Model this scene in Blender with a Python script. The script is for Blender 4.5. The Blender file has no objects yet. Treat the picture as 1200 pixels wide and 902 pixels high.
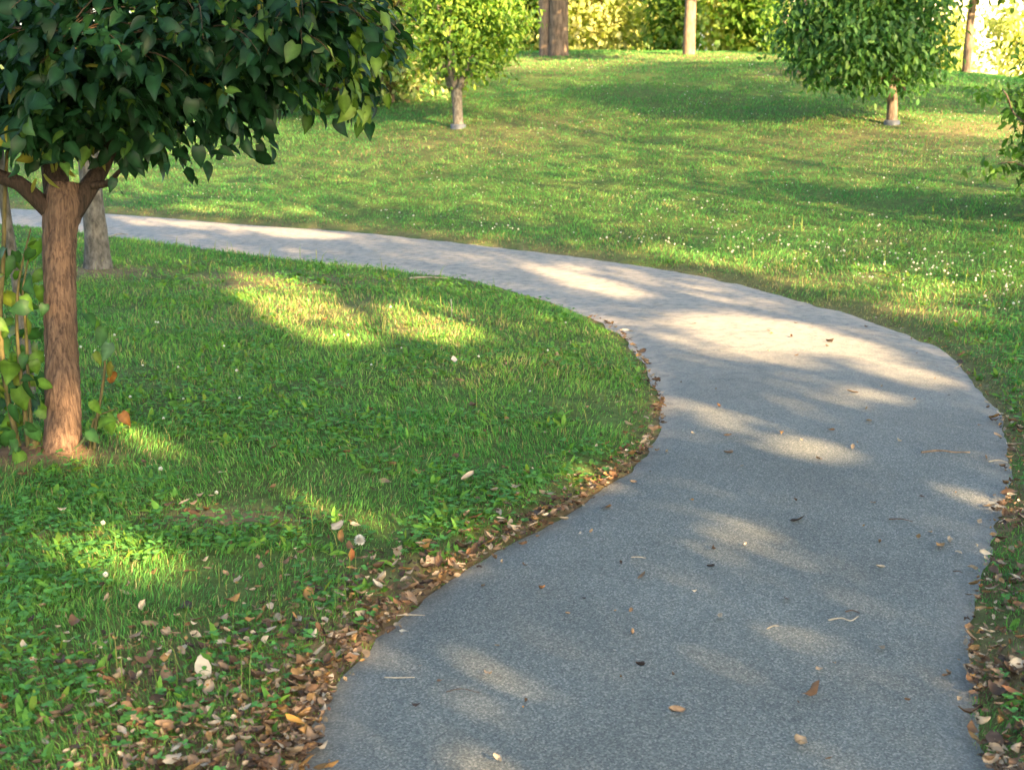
import bpy, math, random
import numpy as np
from mathutils import Vector

random.seed(11)
rng = np.random.default_rng(11)
scene = bpy.context.scene
COL = scene.collection

# ------------------------------------------------------------------ camera
F, PW, PH = 1200 * 50 / 36, 1200, 902
CAM = np.array([0.0, 0.0, 1.75])
PITCH = math.atan((451 - 62) / F)
FW = np.array([0, math.cos(PITCH), -math.sin(PITCH)])
UP = np.array([0, math.sin(PITCH), math.cos(PITCH)])
RT = np.array([1.0, 0, 0])


def ray(px, py):
    px = np.asarray(px, float); py = np.asarray(py, float)
    return FW + RT * ((px - 600) / F)[..., None] - UP * ((py - 451) / F)[..., None]


def at_depth(px, py, d):
    return CAM + ray(px, py) * d


def to_px(P):
    q = P - CAM
    d = q @ FW
    d = np.where(np.abs(d) < 1e-3, 1e-3, d)
    return 600 + F * (q @ RT) / d, 451 - F * (q @ UP) / d, d


def flat(px, py):
    r = ray(px, py)
    return (CAM + r * (-CAM[2] / r[..., 2])[..., None])


# ------------------------------------------------------------------ noise
def _hash(i, j, seed):
    n = (i * 374761393 + j * 668265263 + seed * 1442695041) & 0xFFFFFFFF
    n = ((n ^ (n >> 13)) * 1274126177) & 0xFFFFFFFF
    return ((n ^ (n >> 16)) & 0xFFFF) / 65535.0


def vnoise(x, y, s=1.0, seed=0):
    x = np.asarray(x, float) / s; y = np.asarray(y, float) / s
    i = np.floor(x).astype(np.int64); j = np.floor(y).astype(np.int64)
    u = x - i; v = y - j
    u = u * u * (3 - 2 * u); v = v * v * (3 - 2 * v)
    a = _hash(i, j, seed); b = _hash(i + 1, j, seed); c = _hash(i, j + 1, seed); d = _hash(i + 1, j + 1, seed)
    return (a * (1 - u) + b * u) * (1 - v) + (c * (1 - u) + d * u) * v


def fbm(x, y, s=1.0, seed=0, o=3):
    r = 0; a = 0.5; t = 0
    for k in range(o):
        r = r + a * vnoise(x, y, s / 2 ** k, seed + k * 17); t += a; a *= .5
    return r / t


def smooth(a, b, x):
    t = np.clip((x - a) / (b - a), 0, 1)
    return t * t * (3 - 2 * t)


# ------------------------------------------------------------------ path outline and terrain
OUT_PX = [(-60, 238), (0, 243), (150, 251), (300, 263), (420, 271), (560, 286), (700, 303), (830, 324), (940, 352), (1040, 381), (1100, 408),
          (1140, 446), (1165, 482), (1182, 520), (1180, 560), (1162, 620), (1145, 670), (1135, 720), (1135, 780), (1140, 850), (1150, 902)]
IN_PX = [(-60, 255), (0, 261), (130, 276), (300, 298), (430, 313), (540, 324), (600, 339), (650, 353), (700, 373), (730, 391), (752, 416),
         (768, 446), (779, 475), (777, 500), (765, 522), (740, 550), (690, 585), (630, 620), (560, 657), (500, 697), (450, 737), (405, 785),
         (380, 830), (362, 902)]


def resample(P, n):
    P = np.asarray(P)
    # Catmull-Rom then equal arc length
    Q = np.vstack([2 * P[0] - P[1], P, 2 * P[-1] - P[-2]])
    out = []
    for k in range(1, len(Q) - 2):
        t = np.linspace(0, 1, 12, endpoint=False)[:, None]
        p0, p1, p2, p3 = Q[k - 1], Q[k], Q[k + 1], Q[k + 2]
        out.append(.5 * ((2 * p1) + (p2 - p0) * t + (2 * p0 - 5 * p1 + 4 * p2 - p3) * t ** 2 + (3 * p1 - p0 - 3 * p2 + p3) * t ** 3))
    out = np.vstack(out + [P[-1:]])
    s = np.r_[0, np.cumsum(np.linalg.norm(np.diff(out, axis=0), axis=1))]
    u = np.linspace(0, s[-1], n)
    return np.stack([np.interp(u, s, out[:, c]) for c in range(out.shape[1])], 1)


def edge_world(pxs, tail):
    P = flat(*np.array(pxs, float).T)[:, :2]
    d = P[0] - P[2]; d /= np.linalg.norm(d)
    head = np.array([P[0] + d * 30, P[0] + d * 14, P[0] + d * 6])
    return np.vstack([head, P, np.array(tail)])


OUTE = resample(edge_world(OUT_PX, [(1.28, 2.0), (1.4, 0), (1.6, -3), (2.2, -9), (3.5, -18)]), 170)
INE = resample(edge_world(IN_PX, [(-.56, 2.0), (-.5, 0), (-.3, -3), (.3, -9), (1.6, -18)]), 170)
POLY = np.vstack([OUTE, INE[::-1]])


def seg_dist(P, L):
    best = np.full(len(P), 1e9)
    for a, b in zip(L[:-1], L[1:]):
        ab = b - a
        t = np.clip(((P - a) @ ab) / (ab @ ab + 1e-12), 0, 1)
        q = P - (a + t[:, None] * ab)
        best = np.minimum(best, np.einsum('ij,ij->i', q, q))
    return np.sqrt(best)


def inside(P):
    x, y = P[:, 0], P[:, 1]
    r = np.zeros(len(P), bool)
    A = POLY; B = np.roll(POLY, -1, 0)
    for (ax, ay), (bx, by) in zip(A, B):
        if ay == by: continue
        c = ((ay > y) != (by > y)) & (x < (bx - ax) * (y - ay) / (by - ay) + ax)
        r ^= c
    return r


OC, IC = OUTE[::2], INE[::2]


def path_info(P):
    do = seg_dist(P, OC); di = seg_dist(P, IC); ins = inside(P)
    return do, di, ins


def height(P, info=None):
    do, di, ins = info if info is not None else path_info(P)
    x, y = P[:, 0], P[:, 1]
    outer = (do < di) & ~ins
    s = np.where(outer, do, 0)
    amp = 1.74 - .55 * smooth(2.8, 9.5, x - .05 * y) - .6 * smooth(.6, 5, -x)
    t = np.clip(s / 17.5, 0, 1)
    z = amp * np.sin(t * math.pi / 2) ** 1.25
    z = z - .035 * np.clip(s - 19, 0, 45)
    und = (fbm(x, y, 2.6, 5, 2) - .5) * .07 + (vnoise(x, y, .7, 9) - .5) * .025
    d_edge = np.minimum(do, di)
    z = z + und * smooth(.1, 1.5, d_edge) * (~ins)
    z = z + np.where(ins, -.02, -.02 + .045 * smooth(.03, .2, d_edge))
    # low root mound at the foot of the near tree
    z = z + .05 * np.exp(-((x - TREE_XY[0] + .05) ** 2 + (y - TREE_XY[1] - .02) ** 2) / .06)
    return z


TREE_XY = np.array([-2.05, 6.4])
TREE_XY = flat(np.array([72.]), np.array([540.]))[0, :2]


def hit(px, py):
    px = np.atleast_1d(np.asarray(px, float)); py = np.atleast_1d(np.asarray(py, float))
    r = ray(px, py)
    res = np.zeros((len(px), 3)); done = np.zeros(len(px), bool)
    t = 2.0
    prev = t
    while t < 120 and not done.all():
        k = ~done
        p = CAM + r[k] * t
        below = p[:, 2] <= height(p[:, :2])
        idx = np.where(k)[0][below]
        if len(idx):
            lo = np.full(len(idx), prev); hi = np.full(len(idx), t)
            for _ in range(9):
                m = (lo + hi) / 2
                q = CAM + r[idx] * m[:, None]
                b = q[:, 2] <= height(q[:, :2])
                hi = np.where(b, m, hi); lo = np.where(b, lo, m)
            res[idx] = CAM + r[idx] * hi[:, None]
            done[idx] = True
        prev = t
        t *= 1.035
    res[~done] = np.nan
    return res


def ground(x, y):
    return float(height(np.array([[x, y]]))[0])


# ------------------------------------------------------------------ mesh helpers
def mesh_np(name, V, faces, mat=None, col=None, smooth_=False):
    """faces: list of (M,k) index arrays; col: per-vertex colour"""
    V = np.asarray(V, np.float32)
    me = bpy.data.meshes.new(name)
    me.vertices.add(len(V)); me.vertices.foreach_set('co', V.ravel())
    faces = [np.asarray(f, np.int32) for f in faces if len(f)]
    nl = sum(f.size for f in faces); nf = sum(len(f) for f in faces)
    me.loops.add(nl); me.polygons.add(nf)
    me.loops.foreach_set('vertex_index', np.concatenate([f.ravel() for f in faces]))
    st = []; o = 0
    for f in faces:
        st.append(o + np.arange(len(f)) * f.shape[1]); o += f.size
    me.polygons.foreach_set('loop_start', np.concatenate(st).astype(np.int32))
    if smooth_:
        me.polygons.foreach_set('use_smooth', np.ones(nf, bool))
    if col is not None:
        a = me.attributes.new('Col', 'FLOAT_COLOR', 'POINT')
        c = np.ones((len(V), 4), np.float32); c[:, :3] = col
        a.data.foreach_set('color', c.ravel())
    me.update(calc_edges=True)
    if mat: me.materials.append(mat)
    return me


def link(name, me, parent=None, **props):
    o = bpy.data.objects.new(name, me); COL.objects.link(o)
    if parent: o.parent = parent
    for k, v in props.items(): o[k] = v
    return o


def thing(name, label, cat, loc, group=None):
    o = bpy.data.objects.new(name, None); COL.objects.link(o)
    o.empty_display_size = .2
    o.location = [float(c) for c in loc]; o['label'] = label; o['category'] = cat
    if group: o['group'] = group
    return o


class MB:
    """collects vertices/faces/colours for one mesh"""
    def __init__(s): s.V = []; s.F = {}; s.C = []; s.n = 0
    def add(s, V, faces, col=None):
        V = np.asarray(V, float).reshape(-1, 3)
        for f in faces:
            f = np.asarray(f, np.int64)
            if f.size: s.F.setdefault(f.shape[1], []).append(f + s.n)
        s.V.append(V)
        c = np.ones((len(V), 3)) * (np.array([.2, .2, .2]) if col is None else np.asarray(col))
        s.C.append(c); s.n += len(V)
    def mesh(s, name, mat, org=None, smooth_=False):
        V = np.vstack(s.V)
        if org is not None: V = V - np.asarray(org)
        return mesh_np(name, V, [np.vstack(f) for f in s.F.values()], mat, np.vstack(s.C), smooth_)


def tube(pts, rad, n=10, rough=0.0, seed=0, cap=True, sub=0):
    P = np.asarray(pts, float); R = np.asarray(rad, float)
    if sub:
        Q = resample(np.c_[P, R], sub); P = Q[:, :3]; R = Q[:, 3]
    T = np.gradient(P, axis=0); T /= np.linalg.norm(T, axis=1)[:, None] + 1e-9
    a = np.array([1., 0, 0]) if abs(T[0, 0]) < .8 else np.array([0, 1., 0])
    V = []
    th = np.linspace(0, 2 * math.pi, n, endpoint=False)
    x = np.cross(T[0], a); x /= np.linalg.norm(x)
    for k in range(len(P)):
        x = x - T[k] * (x @ T[k]); x /= np.linalg.norm(x)
        y = np.cross(T[k], x)
        r = R[k]
        if rough:
            rr = r * (1 + rough * (fbm(np.cos(th) * 2.4 + 9, np.sin(th) * 2.4 + k * .16, .5, seed, 3) - .5) * 2)
        else:
            rr = np.full(n, r)
        V.append(P[k] + (np.cos(th) * rr)[:, None] * x + (np.sin(th) * rr)[:, None] * y)
    V = np.vstack(V)
    i = np.arange(n); j = (i + 1) % n
    Fq = np.vstack([np.stack([k * n + i, k * n + j, (k + 1) * n + j, (k + 1) * n + i], 1) for k in range(len(P) - 1)])
    faces = [Fq]
    if cap:
        V = np.vstack([V, P[-1]])
        faces.append(np.stack([(len(P) - 1) * n + i, (len(P) - 1) * n + j, np.full(n, len(V) - 1)], 1))
    return V, faces


# leaf templates: +Y is towards the tip, Z the upper face
def leaf_template(ys, ws, fold=.18, droop=.25, wave=0.0):
    V = []; 
    for k, (y, w) in enumerate(zip(ys, ws)):
        z = -droop * y * y
        off = -.10 * (1 if (k == 0 and w > 0) else 0)
        V += [(-w, y + off, z + fold * w + wave * math.sin(k * 2.1)), (0, y, z), (w, y + off, z + fold * w + wave * math.sin(k * 1.7 + 1))]
    n = len(ys)
    V.append((0, 1.0, -droop))
    q = []; t = []
    for k in range(n - 1):
        b = k * 3
        q += [(b, b + 1, b + 4, b + 3), (b + 1, b + 2, b + 5, b + 4)]
    b = (n - 1) * 3
    t += [(b, b + 1, len(V) - 1), (b + 1, b + 2, len(V) - 1)]
    return np.array(V, float), [np.array(q), np.array(t)]


HEART = leaf_template([0, .14, .34, .56, .76, .9], [.26, .37, .40, .32, .18, .07], .28, .32)
VEIN = np.array([.85, 1.5, .85] * 6 + [.9])
HEARTS = [leaf_template([0, .14, .34, .56, .76, .9], [.22, .33, .37, .30, .17, .06], .30, .25, .02), leaf_template([0, .14, .34, .56, .76, .9], [.24, .36, .39, .31, .18, .07], .15, .55, .03),
          leaf_template([0, .14, .34, .56, .76, .9], [.18, .28, .32, .26, .15, .05], .65, .4, .02), leaf_template([0, .14, .34, .56, .76, .9], [.24, .34, .36, .28, .15, .05], -.2, .5, .05)]
OVAL = leaf_template([0, .3, .65], [.04, .24, .2], .25, .25)
SIMPLE = leaf_template([0, .45], [.22, .34], .2, .25)
BLADELEAF = leaf_template([0, .25, .55, .8], [.05, .12, .14, .09], .3, .5)


def place(T, P, D, N, S, sx=None):
    """copies of template T at P with tip direction D, rough normal N, size S -> V, faces"""
    V0, F0 = T
    D = D / (np.linalg.norm(D, axis=1)[:, None] + 1e-9)
    X = np.cross(D, N); X /= np.linalg.norm(X, axis=1)[:, None] + 1e-9
    Z = np.cross(X, D)
    sx = np.ones(len(P)) if sx is None else sx
    V = (P[:, None, :] + S[:, None, None] * (V0[None, :, 0:1] * sx[:, None, None] * X[:, None, :] + V0[None, :, 1:2] * D[:, None, :] + V0[None, :, 2:3] * Z[:, None, :]))
    k = len(V0); off = np.arange(len(P)) * k
    faces = [(f[None] + off[:, None, None]).reshape(-1, f.shape[1]) for f in F0]
    return V.reshape(-1, 3), faces, k


def rand_dir(n):
    v = rng.normal(size=(n, 3)); return v / np.linalg.norm(v, axis=1)[:, None]


# ------------------------------------------------------------------ materials
def new_mat(name):
    m = bpy.data.materials.new(name); m.use_nodes = True
    nt = m.node_tree; nt.nodes.clear()
    return m, nt, nt.nodes, nt.links


def leaf_mat(name, rough=.5, trans=.35, spec=.4, tint=(1.25, 1.35, .55), attr=True, base=(.1, .1, .1), rnd=0.0):
    m, nt, N, L = new_mat(name)
    out = N.new('ShaderNodeOutputMaterial'); p = N.new('ShaderNodeBsdfPrincipled'); tr = N.new('ShaderNodeBsdfTranslucent'); mix = N.new('ShaderNodeMixShader')
    if attr:
        c = N.new('ShaderNodeAttribute'); c.attribute_name = 'Col'; src = c.outputs['Color']
    else:
        c = N.new('ShaderNodeRGB'); c.outputs[0].default_value = (*base, 1); src = c.outputs[0]
    if rnd:
        oi = N.new('ShaderNodeObjectInfo'); h = N.new('ShaderNodeHueSaturation')
        mr = N.new('ShaderNodeMapRange'); mr.inputs['To Min'].default_value = 1 - rnd; mr.inputs['To Max'].default_value = 1 + rnd
        L.new(oi.outputs['Random'], mr.inputs['Value']); L.new(mr.outputs[0], h.inputs['Value']); L.new(src, h.inputs['Color']); src = h.outputs[0]
    tc = N.new('ShaderNodeTexCoord'); nz = N.new('ShaderNodeTexNoise'); nz.inputs['Scale'].default_value = 60; nz.inputs['Detail'].default_value = 2
    L.new(tc.outputs['Object'], nz.inputs['Vector'])
    mr2 = N.new('ShaderNodeMapRange'); mr2.inputs['To Min'].default_value = .75; mr2.inputs['To Max'].default_value = 1.25
    L.new(nz.outputs['Fac'], mr2.inputs['Value'])
    hv = N.new('ShaderNodeHueSaturation'); L.new(src, hv.inputs['Color']); L.new(mr2.outputs[0], hv.inputs['Value']); src = hv.outputs[0]
    mul = N.new('ShaderNodeMix'); mul.data_type = 'RGBA'; mul.blend_type = 'MULTIPLY'; mul.inputs['Factor'].default_value = 1
    mul.inputs['B'].default_value = (*tint, 1)
    L.new(src, mul.inputs['A']); L.new(mul.outputs['Result'], tr.inputs['Color'])
    L.new(src, p.inputs['Base Color'])
    p.inputs['Roughness'].default_value = rough; p.inputs['Specular IOR Level'].default_value = spec
    mix.inputs[0].default_value = trans
    L.new(p.outputs[0], mix.inputs[1]); L.new(tr.outputs[0], mix.inputs[2]); L.new(mix.outputs[0], out.inputs[0])
    return m


def bark_mat(name, a, b, sc=(26, 26, 3.2), bump=.6):
    m, nt, N, L = new_mat(name)
    out = N.new('ShaderNodeOutputMaterial'); p = N.new('ShaderNodeBsdfPrincipled')
    tc = N.new('ShaderNodeTexCoord'); mp = N.new('ShaderNodeMapping'); mp.inputs['Scale'].default_value = sc
    L.new(tc.outputs['Object'], mp.inputs['Vector'])
    n1 = N.new('ShaderNodeTexNoise'); n1.inputs['Scale'].default_value = 2.2; n1.inputs['Detail'].default_value = 6; n1.inputs['Roughness'].default_value = .65
    L.new(mp.outputs[0], n1.inputs['Vector'])
    n2 = N.new('ShaderNodeTexNoise'); n2.inputs['Scale'].default_value = 7; n2.inputs['Detail'].default_value = 3
    L.new(tc.outputs['Object'], n2.inputs['Vector'])
    r = N.new('ShaderNodeValToRGB'); r.color_ramp.elements[0].position = .36; r.color_ramp.elements[1].position = .66
    r.color_ramp.elements[0].color = (*a, 1); r.color_ramp.elements[1].color = (*b, 1)
    L.new(n1.outputs['Fac'], r.inputs[0])
    hs = N.new('ShaderNodeHueSaturation'); mr = N.new('ShaderNodeMapRange'); mr.inputs['To Min'].default_value = .6; mr.inputs['To Max'].default_value = 1.4
    L.new(n2.outputs['Fac'], mr.inputs['Value']); L.new(mr.outputs[0], hs.inputs['Value']); L.new(r.outputs[0], hs.inputs['Color'])
    L.new(hs.outputs[0], p.inputs['Base Color']); p.inputs['Roughness'].default_value = .85; p.inputs['Specular IOR Level'].default_value = .2
    bp = N.new('ShaderNodeBump'); bp.inputs['Strength'].default_value = bump; bp.inputs['Distance'].default_value = .012
    L.new(n1.outputs['Fac'], bp.inputs['Height']); L.new(bp.outputs[0], p.inputs['Normal']); L.new(p.outputs[0], out.inputs[0])
    return m


def plain_mat(name, c, rough=.7, var=.25, sc=20):
    m, nt, N, L = new_mat(name)
    out = N.new('ShaderNodeOutputMaterial'); p = N.new('ShaderNodeBsdfPrincipled')
    tc = N.new('ShaderNodeTexCoord'); n = N.new('ShaderNodeTexNoise'); n.inputs['Scale'].default_value = sc; n.inputs['Detail'].default_value = 4
    L.new(tc.outputs['Object'], n.inputs['Vector'])
    r = N.new('ShaderNodeValToRGB'); r.color_ramp.elements[0].position = .3; r.color_ramp.elements[1].position = .7
    r.color_ramp.elements[0].color = (*[v * (1 - var) for v in c], 1); r.color_ramp.elements[1].color = (*[min(1, v * (1 + var)) for v in c], 1)
    L.new(n.outputs['Fac'], r.inputs[0]); L.new(r.outputs[0], p.inputs['Base Color']); p.inputs['Roughness'].default_value = rough
    p.inputs['Specular IOR Level'].default_value = .25
    L.new(p.outputs[0], out.inputs[0])
    return m


M_GRASS = leaf_mat('grass_blades', .6, .38, .18, (1.2, 1.3, .7))
M_WEED = leaf_mat('weed_leaves', .6, .35, .15)
M_NEAR = leaf_mat('glossy_tree_leaves', .4, .3, .16)
M_LEAF = leaf_mat('tree_leaves', .5, .5, .3, (1.3, 1.4, .6))
M_DRY = leaf_mat('dry_leaves', .7, .15, .25, (1.2, 1.0, .7))
M_BARK_WARM = bark_mat('reddish_ridged_bark', (.042, .025, .017), (.165, .105, .066), (42, 42, 3.4), 1.0)
M_BARK_SHADED = bark_mat('shaded_branch_bark', (.014, .010, .007), (.055, .036, .024), (48, 48, 4.0), .9)  # shade inside the crown put into the limbs' bark colour
M_BARK_GREY = bark_mat('grey_scaly_bark', (.05, .045, .036), (.17, .155, .125), (14, 14, 6), .9)
M_BARK_BROWN = bark_mat('brown_furrowed_bark', (.07, .05, .035), (.22, .16, .11), (9, 9, 2.0), .9)
M_BARK_PALE = bark_mat('pale_smooth_bark', (.11, .078, .052), (.24, .17, .115), (12, 12, 4), .4)
M_TWIG = bark_mat('twig_bark', (.06, .04, .025), (.16, .11, .07), (40, 40, 12), .4)
M_STEM = bark_mat('green_stem', (.06, .055, .02), (.13, .1, .035), (30, 30, 8), .2)
M_GUARD = plain_mat('grey_plastic_guard', (.065, .075, .085), .5)


def path_mat():
    m, nt, N, L = new_mat('worn_asphalt')
    out = N.new('ShaderNodeOutputMaterial'); p = N.new('ShaderNodeBsdfPrincipled')
    tc = N.new('ShaderNodeTexCoord'); at = N.new('ShaderNodeAttribute'); at.attribute_name = 'Col'
    v = N.new('ShaderNodeTexVoronoi'); v.inputs['Scale'].default_value = 190; v.inputs['Randomness'].default_value = 1
    v2 = N.new('ShaderNodeTexVoronoi'); v2.inputs['Scale'].default_value = 62
    n1 = N.new('ShaderNodeTexNoise'); n1.inputs['Scale'].default_value = 1.3; n1.inputs['Detail'].default_value = 5
    n2 = N.new('ShaderNodeTexNoise'); n2.inputs['Scale'].default_value = 260; n2.inputs['Detail'].default_value = 2
    for q in (v, v2, n1, n2): L.new(tc.outputs['Object'], q.inputs['Vector'])
    bw = N.new('ShaderNodeRGBToBW'); L.new(v.outputs['Color'], bw.inputs[0])
    r = N.new('ShaderNodeValToRGB'); r.color_ramp.interpolation = 'LINEAR'
    e = r.color_ramp.elements
    e[0].position = .12; e[0].color = (.068, .075, .070, 1); e[1].position = .62; e[1].color = (.125, .136, .125, 1)
    x = r.color_ramp.elements.new(.92); x.color = (.235, .235, .205, 1)
    L.new(bw.outputs[0], r.inputs[0])
    # large soft wear
    hs = N.new('ShaderNodeHueSaturation'); mr = N.new('ShaderNodeMapRange'); mr.inputs['From Min'].default_value = .3; mr.inputs['From Max'].default_value = .7
    mr.inputs['To Min'].default_value = .82; mr.inputs['To Max'].default_value = 1.15
    L.new(n1.outputs['Fac'], mr.inputs['Value']); L.new(mr.outputs[0], hs.inputs['Value']); L.new(r.outputs[0], hs.inputs['Color'])
    # dusty dirt at edges and far part, with far skylight painted in (attribute red) 
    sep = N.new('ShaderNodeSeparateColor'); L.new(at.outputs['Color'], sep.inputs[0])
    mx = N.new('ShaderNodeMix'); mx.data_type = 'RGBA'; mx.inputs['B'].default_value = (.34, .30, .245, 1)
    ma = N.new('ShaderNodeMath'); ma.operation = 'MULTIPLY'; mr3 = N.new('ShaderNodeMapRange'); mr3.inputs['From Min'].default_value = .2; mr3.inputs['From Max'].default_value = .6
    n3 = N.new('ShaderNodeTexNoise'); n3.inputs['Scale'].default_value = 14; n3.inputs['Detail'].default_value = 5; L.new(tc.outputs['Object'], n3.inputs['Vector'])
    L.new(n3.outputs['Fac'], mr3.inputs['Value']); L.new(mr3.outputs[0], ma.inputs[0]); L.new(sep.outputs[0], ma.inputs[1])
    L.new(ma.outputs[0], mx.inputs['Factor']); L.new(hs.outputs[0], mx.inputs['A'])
    L.new(mx.outputs['Result'], p.inputs['Base Color'])
    p.inputs['Roughness'].default_value = .8; p.inputs['Specular IOR Level'].default_value = .35
    add = N.new('ShaderNodeMath'); add.operation = 'ADD'; L.new(v.outputs['Distance'], add.inputs[0]); L.new(n2.outputs['Fac'], add.inputs[1])
    bp = N.new('ShaderNodeBump'); bp.inputs['Strength'].default_value = .55; bp.inputs['Distance'].default_value = .004
    L.new(add.outputs[0], bp.inputs['Height']); L.new(bp.outputs[0], p.inputs['Normal']); L.new(p.outputs[0], out.inputs[0])
    return m


def soil_mat():
    m, nt, N, L = new_mat('turf_and_soil')
    out = N.new('ShaderNodeOutputMaterial'); p = N.new('ShaderNodeBsdfPrincipled')
    tc = N.new('ShaderNodeTexCoord'); at = N.new('ShaderNodeAttribute'); at.attribute_name = 'Col'
    n1 = N.new('ShaderNodeTexNoise'); n1.inputs['Scale'].default_value = 16; n1.inputs['Detail'].default_value = 8; n1.inputs['Roughness'].default_value = .7
    L.new(tc.outputs['Object'], n1.inputs['Vector'])
    hs = N.new('ShaderNodeHueSaturation'); mr = N.new('ShaderNodeMapRange'); mr.inputs['From Min'].default_value = .3; mr.inputs['From Max'].default_value = .7
    mr.inputs['To Min'].default_value = .55; mr.inputs['To Max'].default_value = 1.4
    L.new(n1.outputs['Fac'], mr.inputs['Value']); L.new(mr.outputs[0], hs.inputs['Value']); L.new(at.outputs['Color'], hs.inputs['Color'])
    L.new(hs.outputs[0], p.inputs['Base Color']); p.inputs['Roughness'].default_value = .95; p.inputs['Specular IOR Level'].default_value = .1
    bp = N.new('ShaderNodeBump'); bp.inputs['Strength'].default_value = .8; bp.inputs['Distance'].default_value = .02
    L.new(n1.outputs['Fac'], bp.inputs['Height']); L.new(bp.outputs[0], p.inputs['Normal']); L.new(p.outputs[0], out.inputs[0])
    return m


# ------------------------------------------------------------------ where soil, dry turf and lush turf are (real patches of the ground)
def gauss_px(P2, specs):
    """soft patches given by their centre and radius on the ground"""
    r = np.zeros(len(P2))
    for c, rx, ry, w in specs:
        r = np.maximum(r, w * np.exp(-(((P2[:, 0] - c[0]) / rx) ** 2 + ((P2[:, 1] - c[1]) / ry) ** 2)))
    return r


def gp(px, py):
    return hit(px, py)[0]


DIRT = [(TREE_XY + [-.12, -.05], .34, .16, 1.2), (gp(537, 152)[:2] + [.4, -.5], 1.5, 1.3, .16), (gp(470, 172)[:2], 1.1, .9, .15), (gp(1010, 160)[:2], 1.3, 1.2, .2),
        (gp(1150, 870)[:2] + [.28, .1], .12, .7, .8), (gp(110, 318)[:2], .5, .3, .8), (gp(265, 608)[:2], .28, .12, .9), (gp(330, 330)[:2], .9, .35, .55),
        (gp(290, 322)[:2], .5, .2, .6), (gp(60, 625)[:2], .25, .1, .4), (gp(470, 315)[:2], .6, .2, .35), (gp(1160, 150)[:2], 1.2, .6, .3), (gp(940, 86)[:2], .6, 1, .5)]
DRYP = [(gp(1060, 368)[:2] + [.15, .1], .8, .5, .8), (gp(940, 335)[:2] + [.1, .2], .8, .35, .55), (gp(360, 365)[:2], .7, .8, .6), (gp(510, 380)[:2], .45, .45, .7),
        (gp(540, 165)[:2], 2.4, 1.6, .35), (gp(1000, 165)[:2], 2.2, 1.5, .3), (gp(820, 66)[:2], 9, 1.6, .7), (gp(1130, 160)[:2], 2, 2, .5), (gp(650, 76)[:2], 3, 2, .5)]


def edge_dry(P2, info):
    do, di, ins = info
    return np.where((do < di) & ~ins, .95 * np.exp(-(do / .22) ** 1.2) * smooth(4.8, 6.5, P2[:, 1]) * smooth(.15, .5, fbm(P2[:, 0], P2[:, 1], .5, 44, 2)), 0)


def litter_amount(P2, info):
    do, di, ins = info
    y = P2[:, 1]
    near_in = (di < do) & ~ins
    wl = np.interp(y, [3, 3.6, 4.2, 5.0, 6.2, 8], [.9, .75, .3, .12, .055, .02])
    a = np.where(near_in, np.exp(-(di / wl) ** 1.3), 0)
    wr = np.interp(y, [2, 5.2, 6, 7], [.4, .2, .09, .06])
    near_out = (do < di) & ~ins
    a = np.maximum(a, np.where(near_out, (.35 + .65 * smooth(.4, .6, fbm(P2[:, 0], y, .25, 88, 2))) * np.exp(-(do / wr) ** 1.4) * smooth(8, 5.5, y), 0))
    far = np.where(~ins, .12 * np.exp(-(np.minimum(do, di) / .05) ** 2), 0)
    return np.maximum(a, far)


# ------------------------------------------------------------------ ground sheet
def axis(lo, hi, step, far, grow=1.18):
    a = list(np.arange(lo, hi + 1e-6, step))
    s = step; x = hi
    while x < far: s *= grow; x += s; a.append(x)
    s = step; x = lo; b = []
    while x > -far: s *= grow; x -= s; b.append(x)
    return np.array(b[::-1] + a)


def axis2():
    a = list(np.arange(1.5, 13, .06)) + list(np.arange(13, 32, .2))
    s = .2; x = a[-1]
    while x < 700: s *= 1.15; x += s; a.append(x)
    s = .06; x = 1.5; b = []
    while x > -500: s *= 1.25; x -= s; b.append(x)
    return np.array(b[::-1] + a)


gx = axis(-5.5, 5.5, .06, 600, 1.15); gy = axis2()
GX, GY = np.meshgrid(gx, gy)
GP = np.c_[GX.ravel(), GY.ravel()]
ginfo = path_info(GP)
GZ = height(GP, ginfo)
nx, ny = len(gx), len(gy)
I = np.arange(nx * ny).reshape(ny, nx)
Fq = np.stack([I[:-1, :-1].ravel(), I[:-1, 1:].ravel(), I[1:, 1:].ravel(), I[1:, :-1].ravel()], 1)
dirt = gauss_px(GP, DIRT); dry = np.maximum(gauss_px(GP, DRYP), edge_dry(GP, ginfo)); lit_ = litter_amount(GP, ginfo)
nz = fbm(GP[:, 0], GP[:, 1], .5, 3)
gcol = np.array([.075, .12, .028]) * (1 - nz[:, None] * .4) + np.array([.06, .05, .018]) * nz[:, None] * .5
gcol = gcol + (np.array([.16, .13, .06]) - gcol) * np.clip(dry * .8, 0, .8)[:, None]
soil = np.array([.22, .135, .08])
k = np.clip(np.maximum(dirt * 1.1, lit_ * .9), 0, 1)[:, None]
gcol = gcol * (1 - k) + soil * (.6 + .6 * nz[:, None]) * k
far_k = smooth(35, 60, np.hypot(GP[:, 0], GP[:, 1]))[:, None]
gcol = gcol * (1 - far_k) + np.array([.09, .12, .03]) * far_k
gme = mesh_np('ground', np.c_[GP, GZ], [Fq], soil_mat(), gcol, True)
link('ground', gme, kind='structure', label='grassy park ground rising to a low hill beyond the path')

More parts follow.
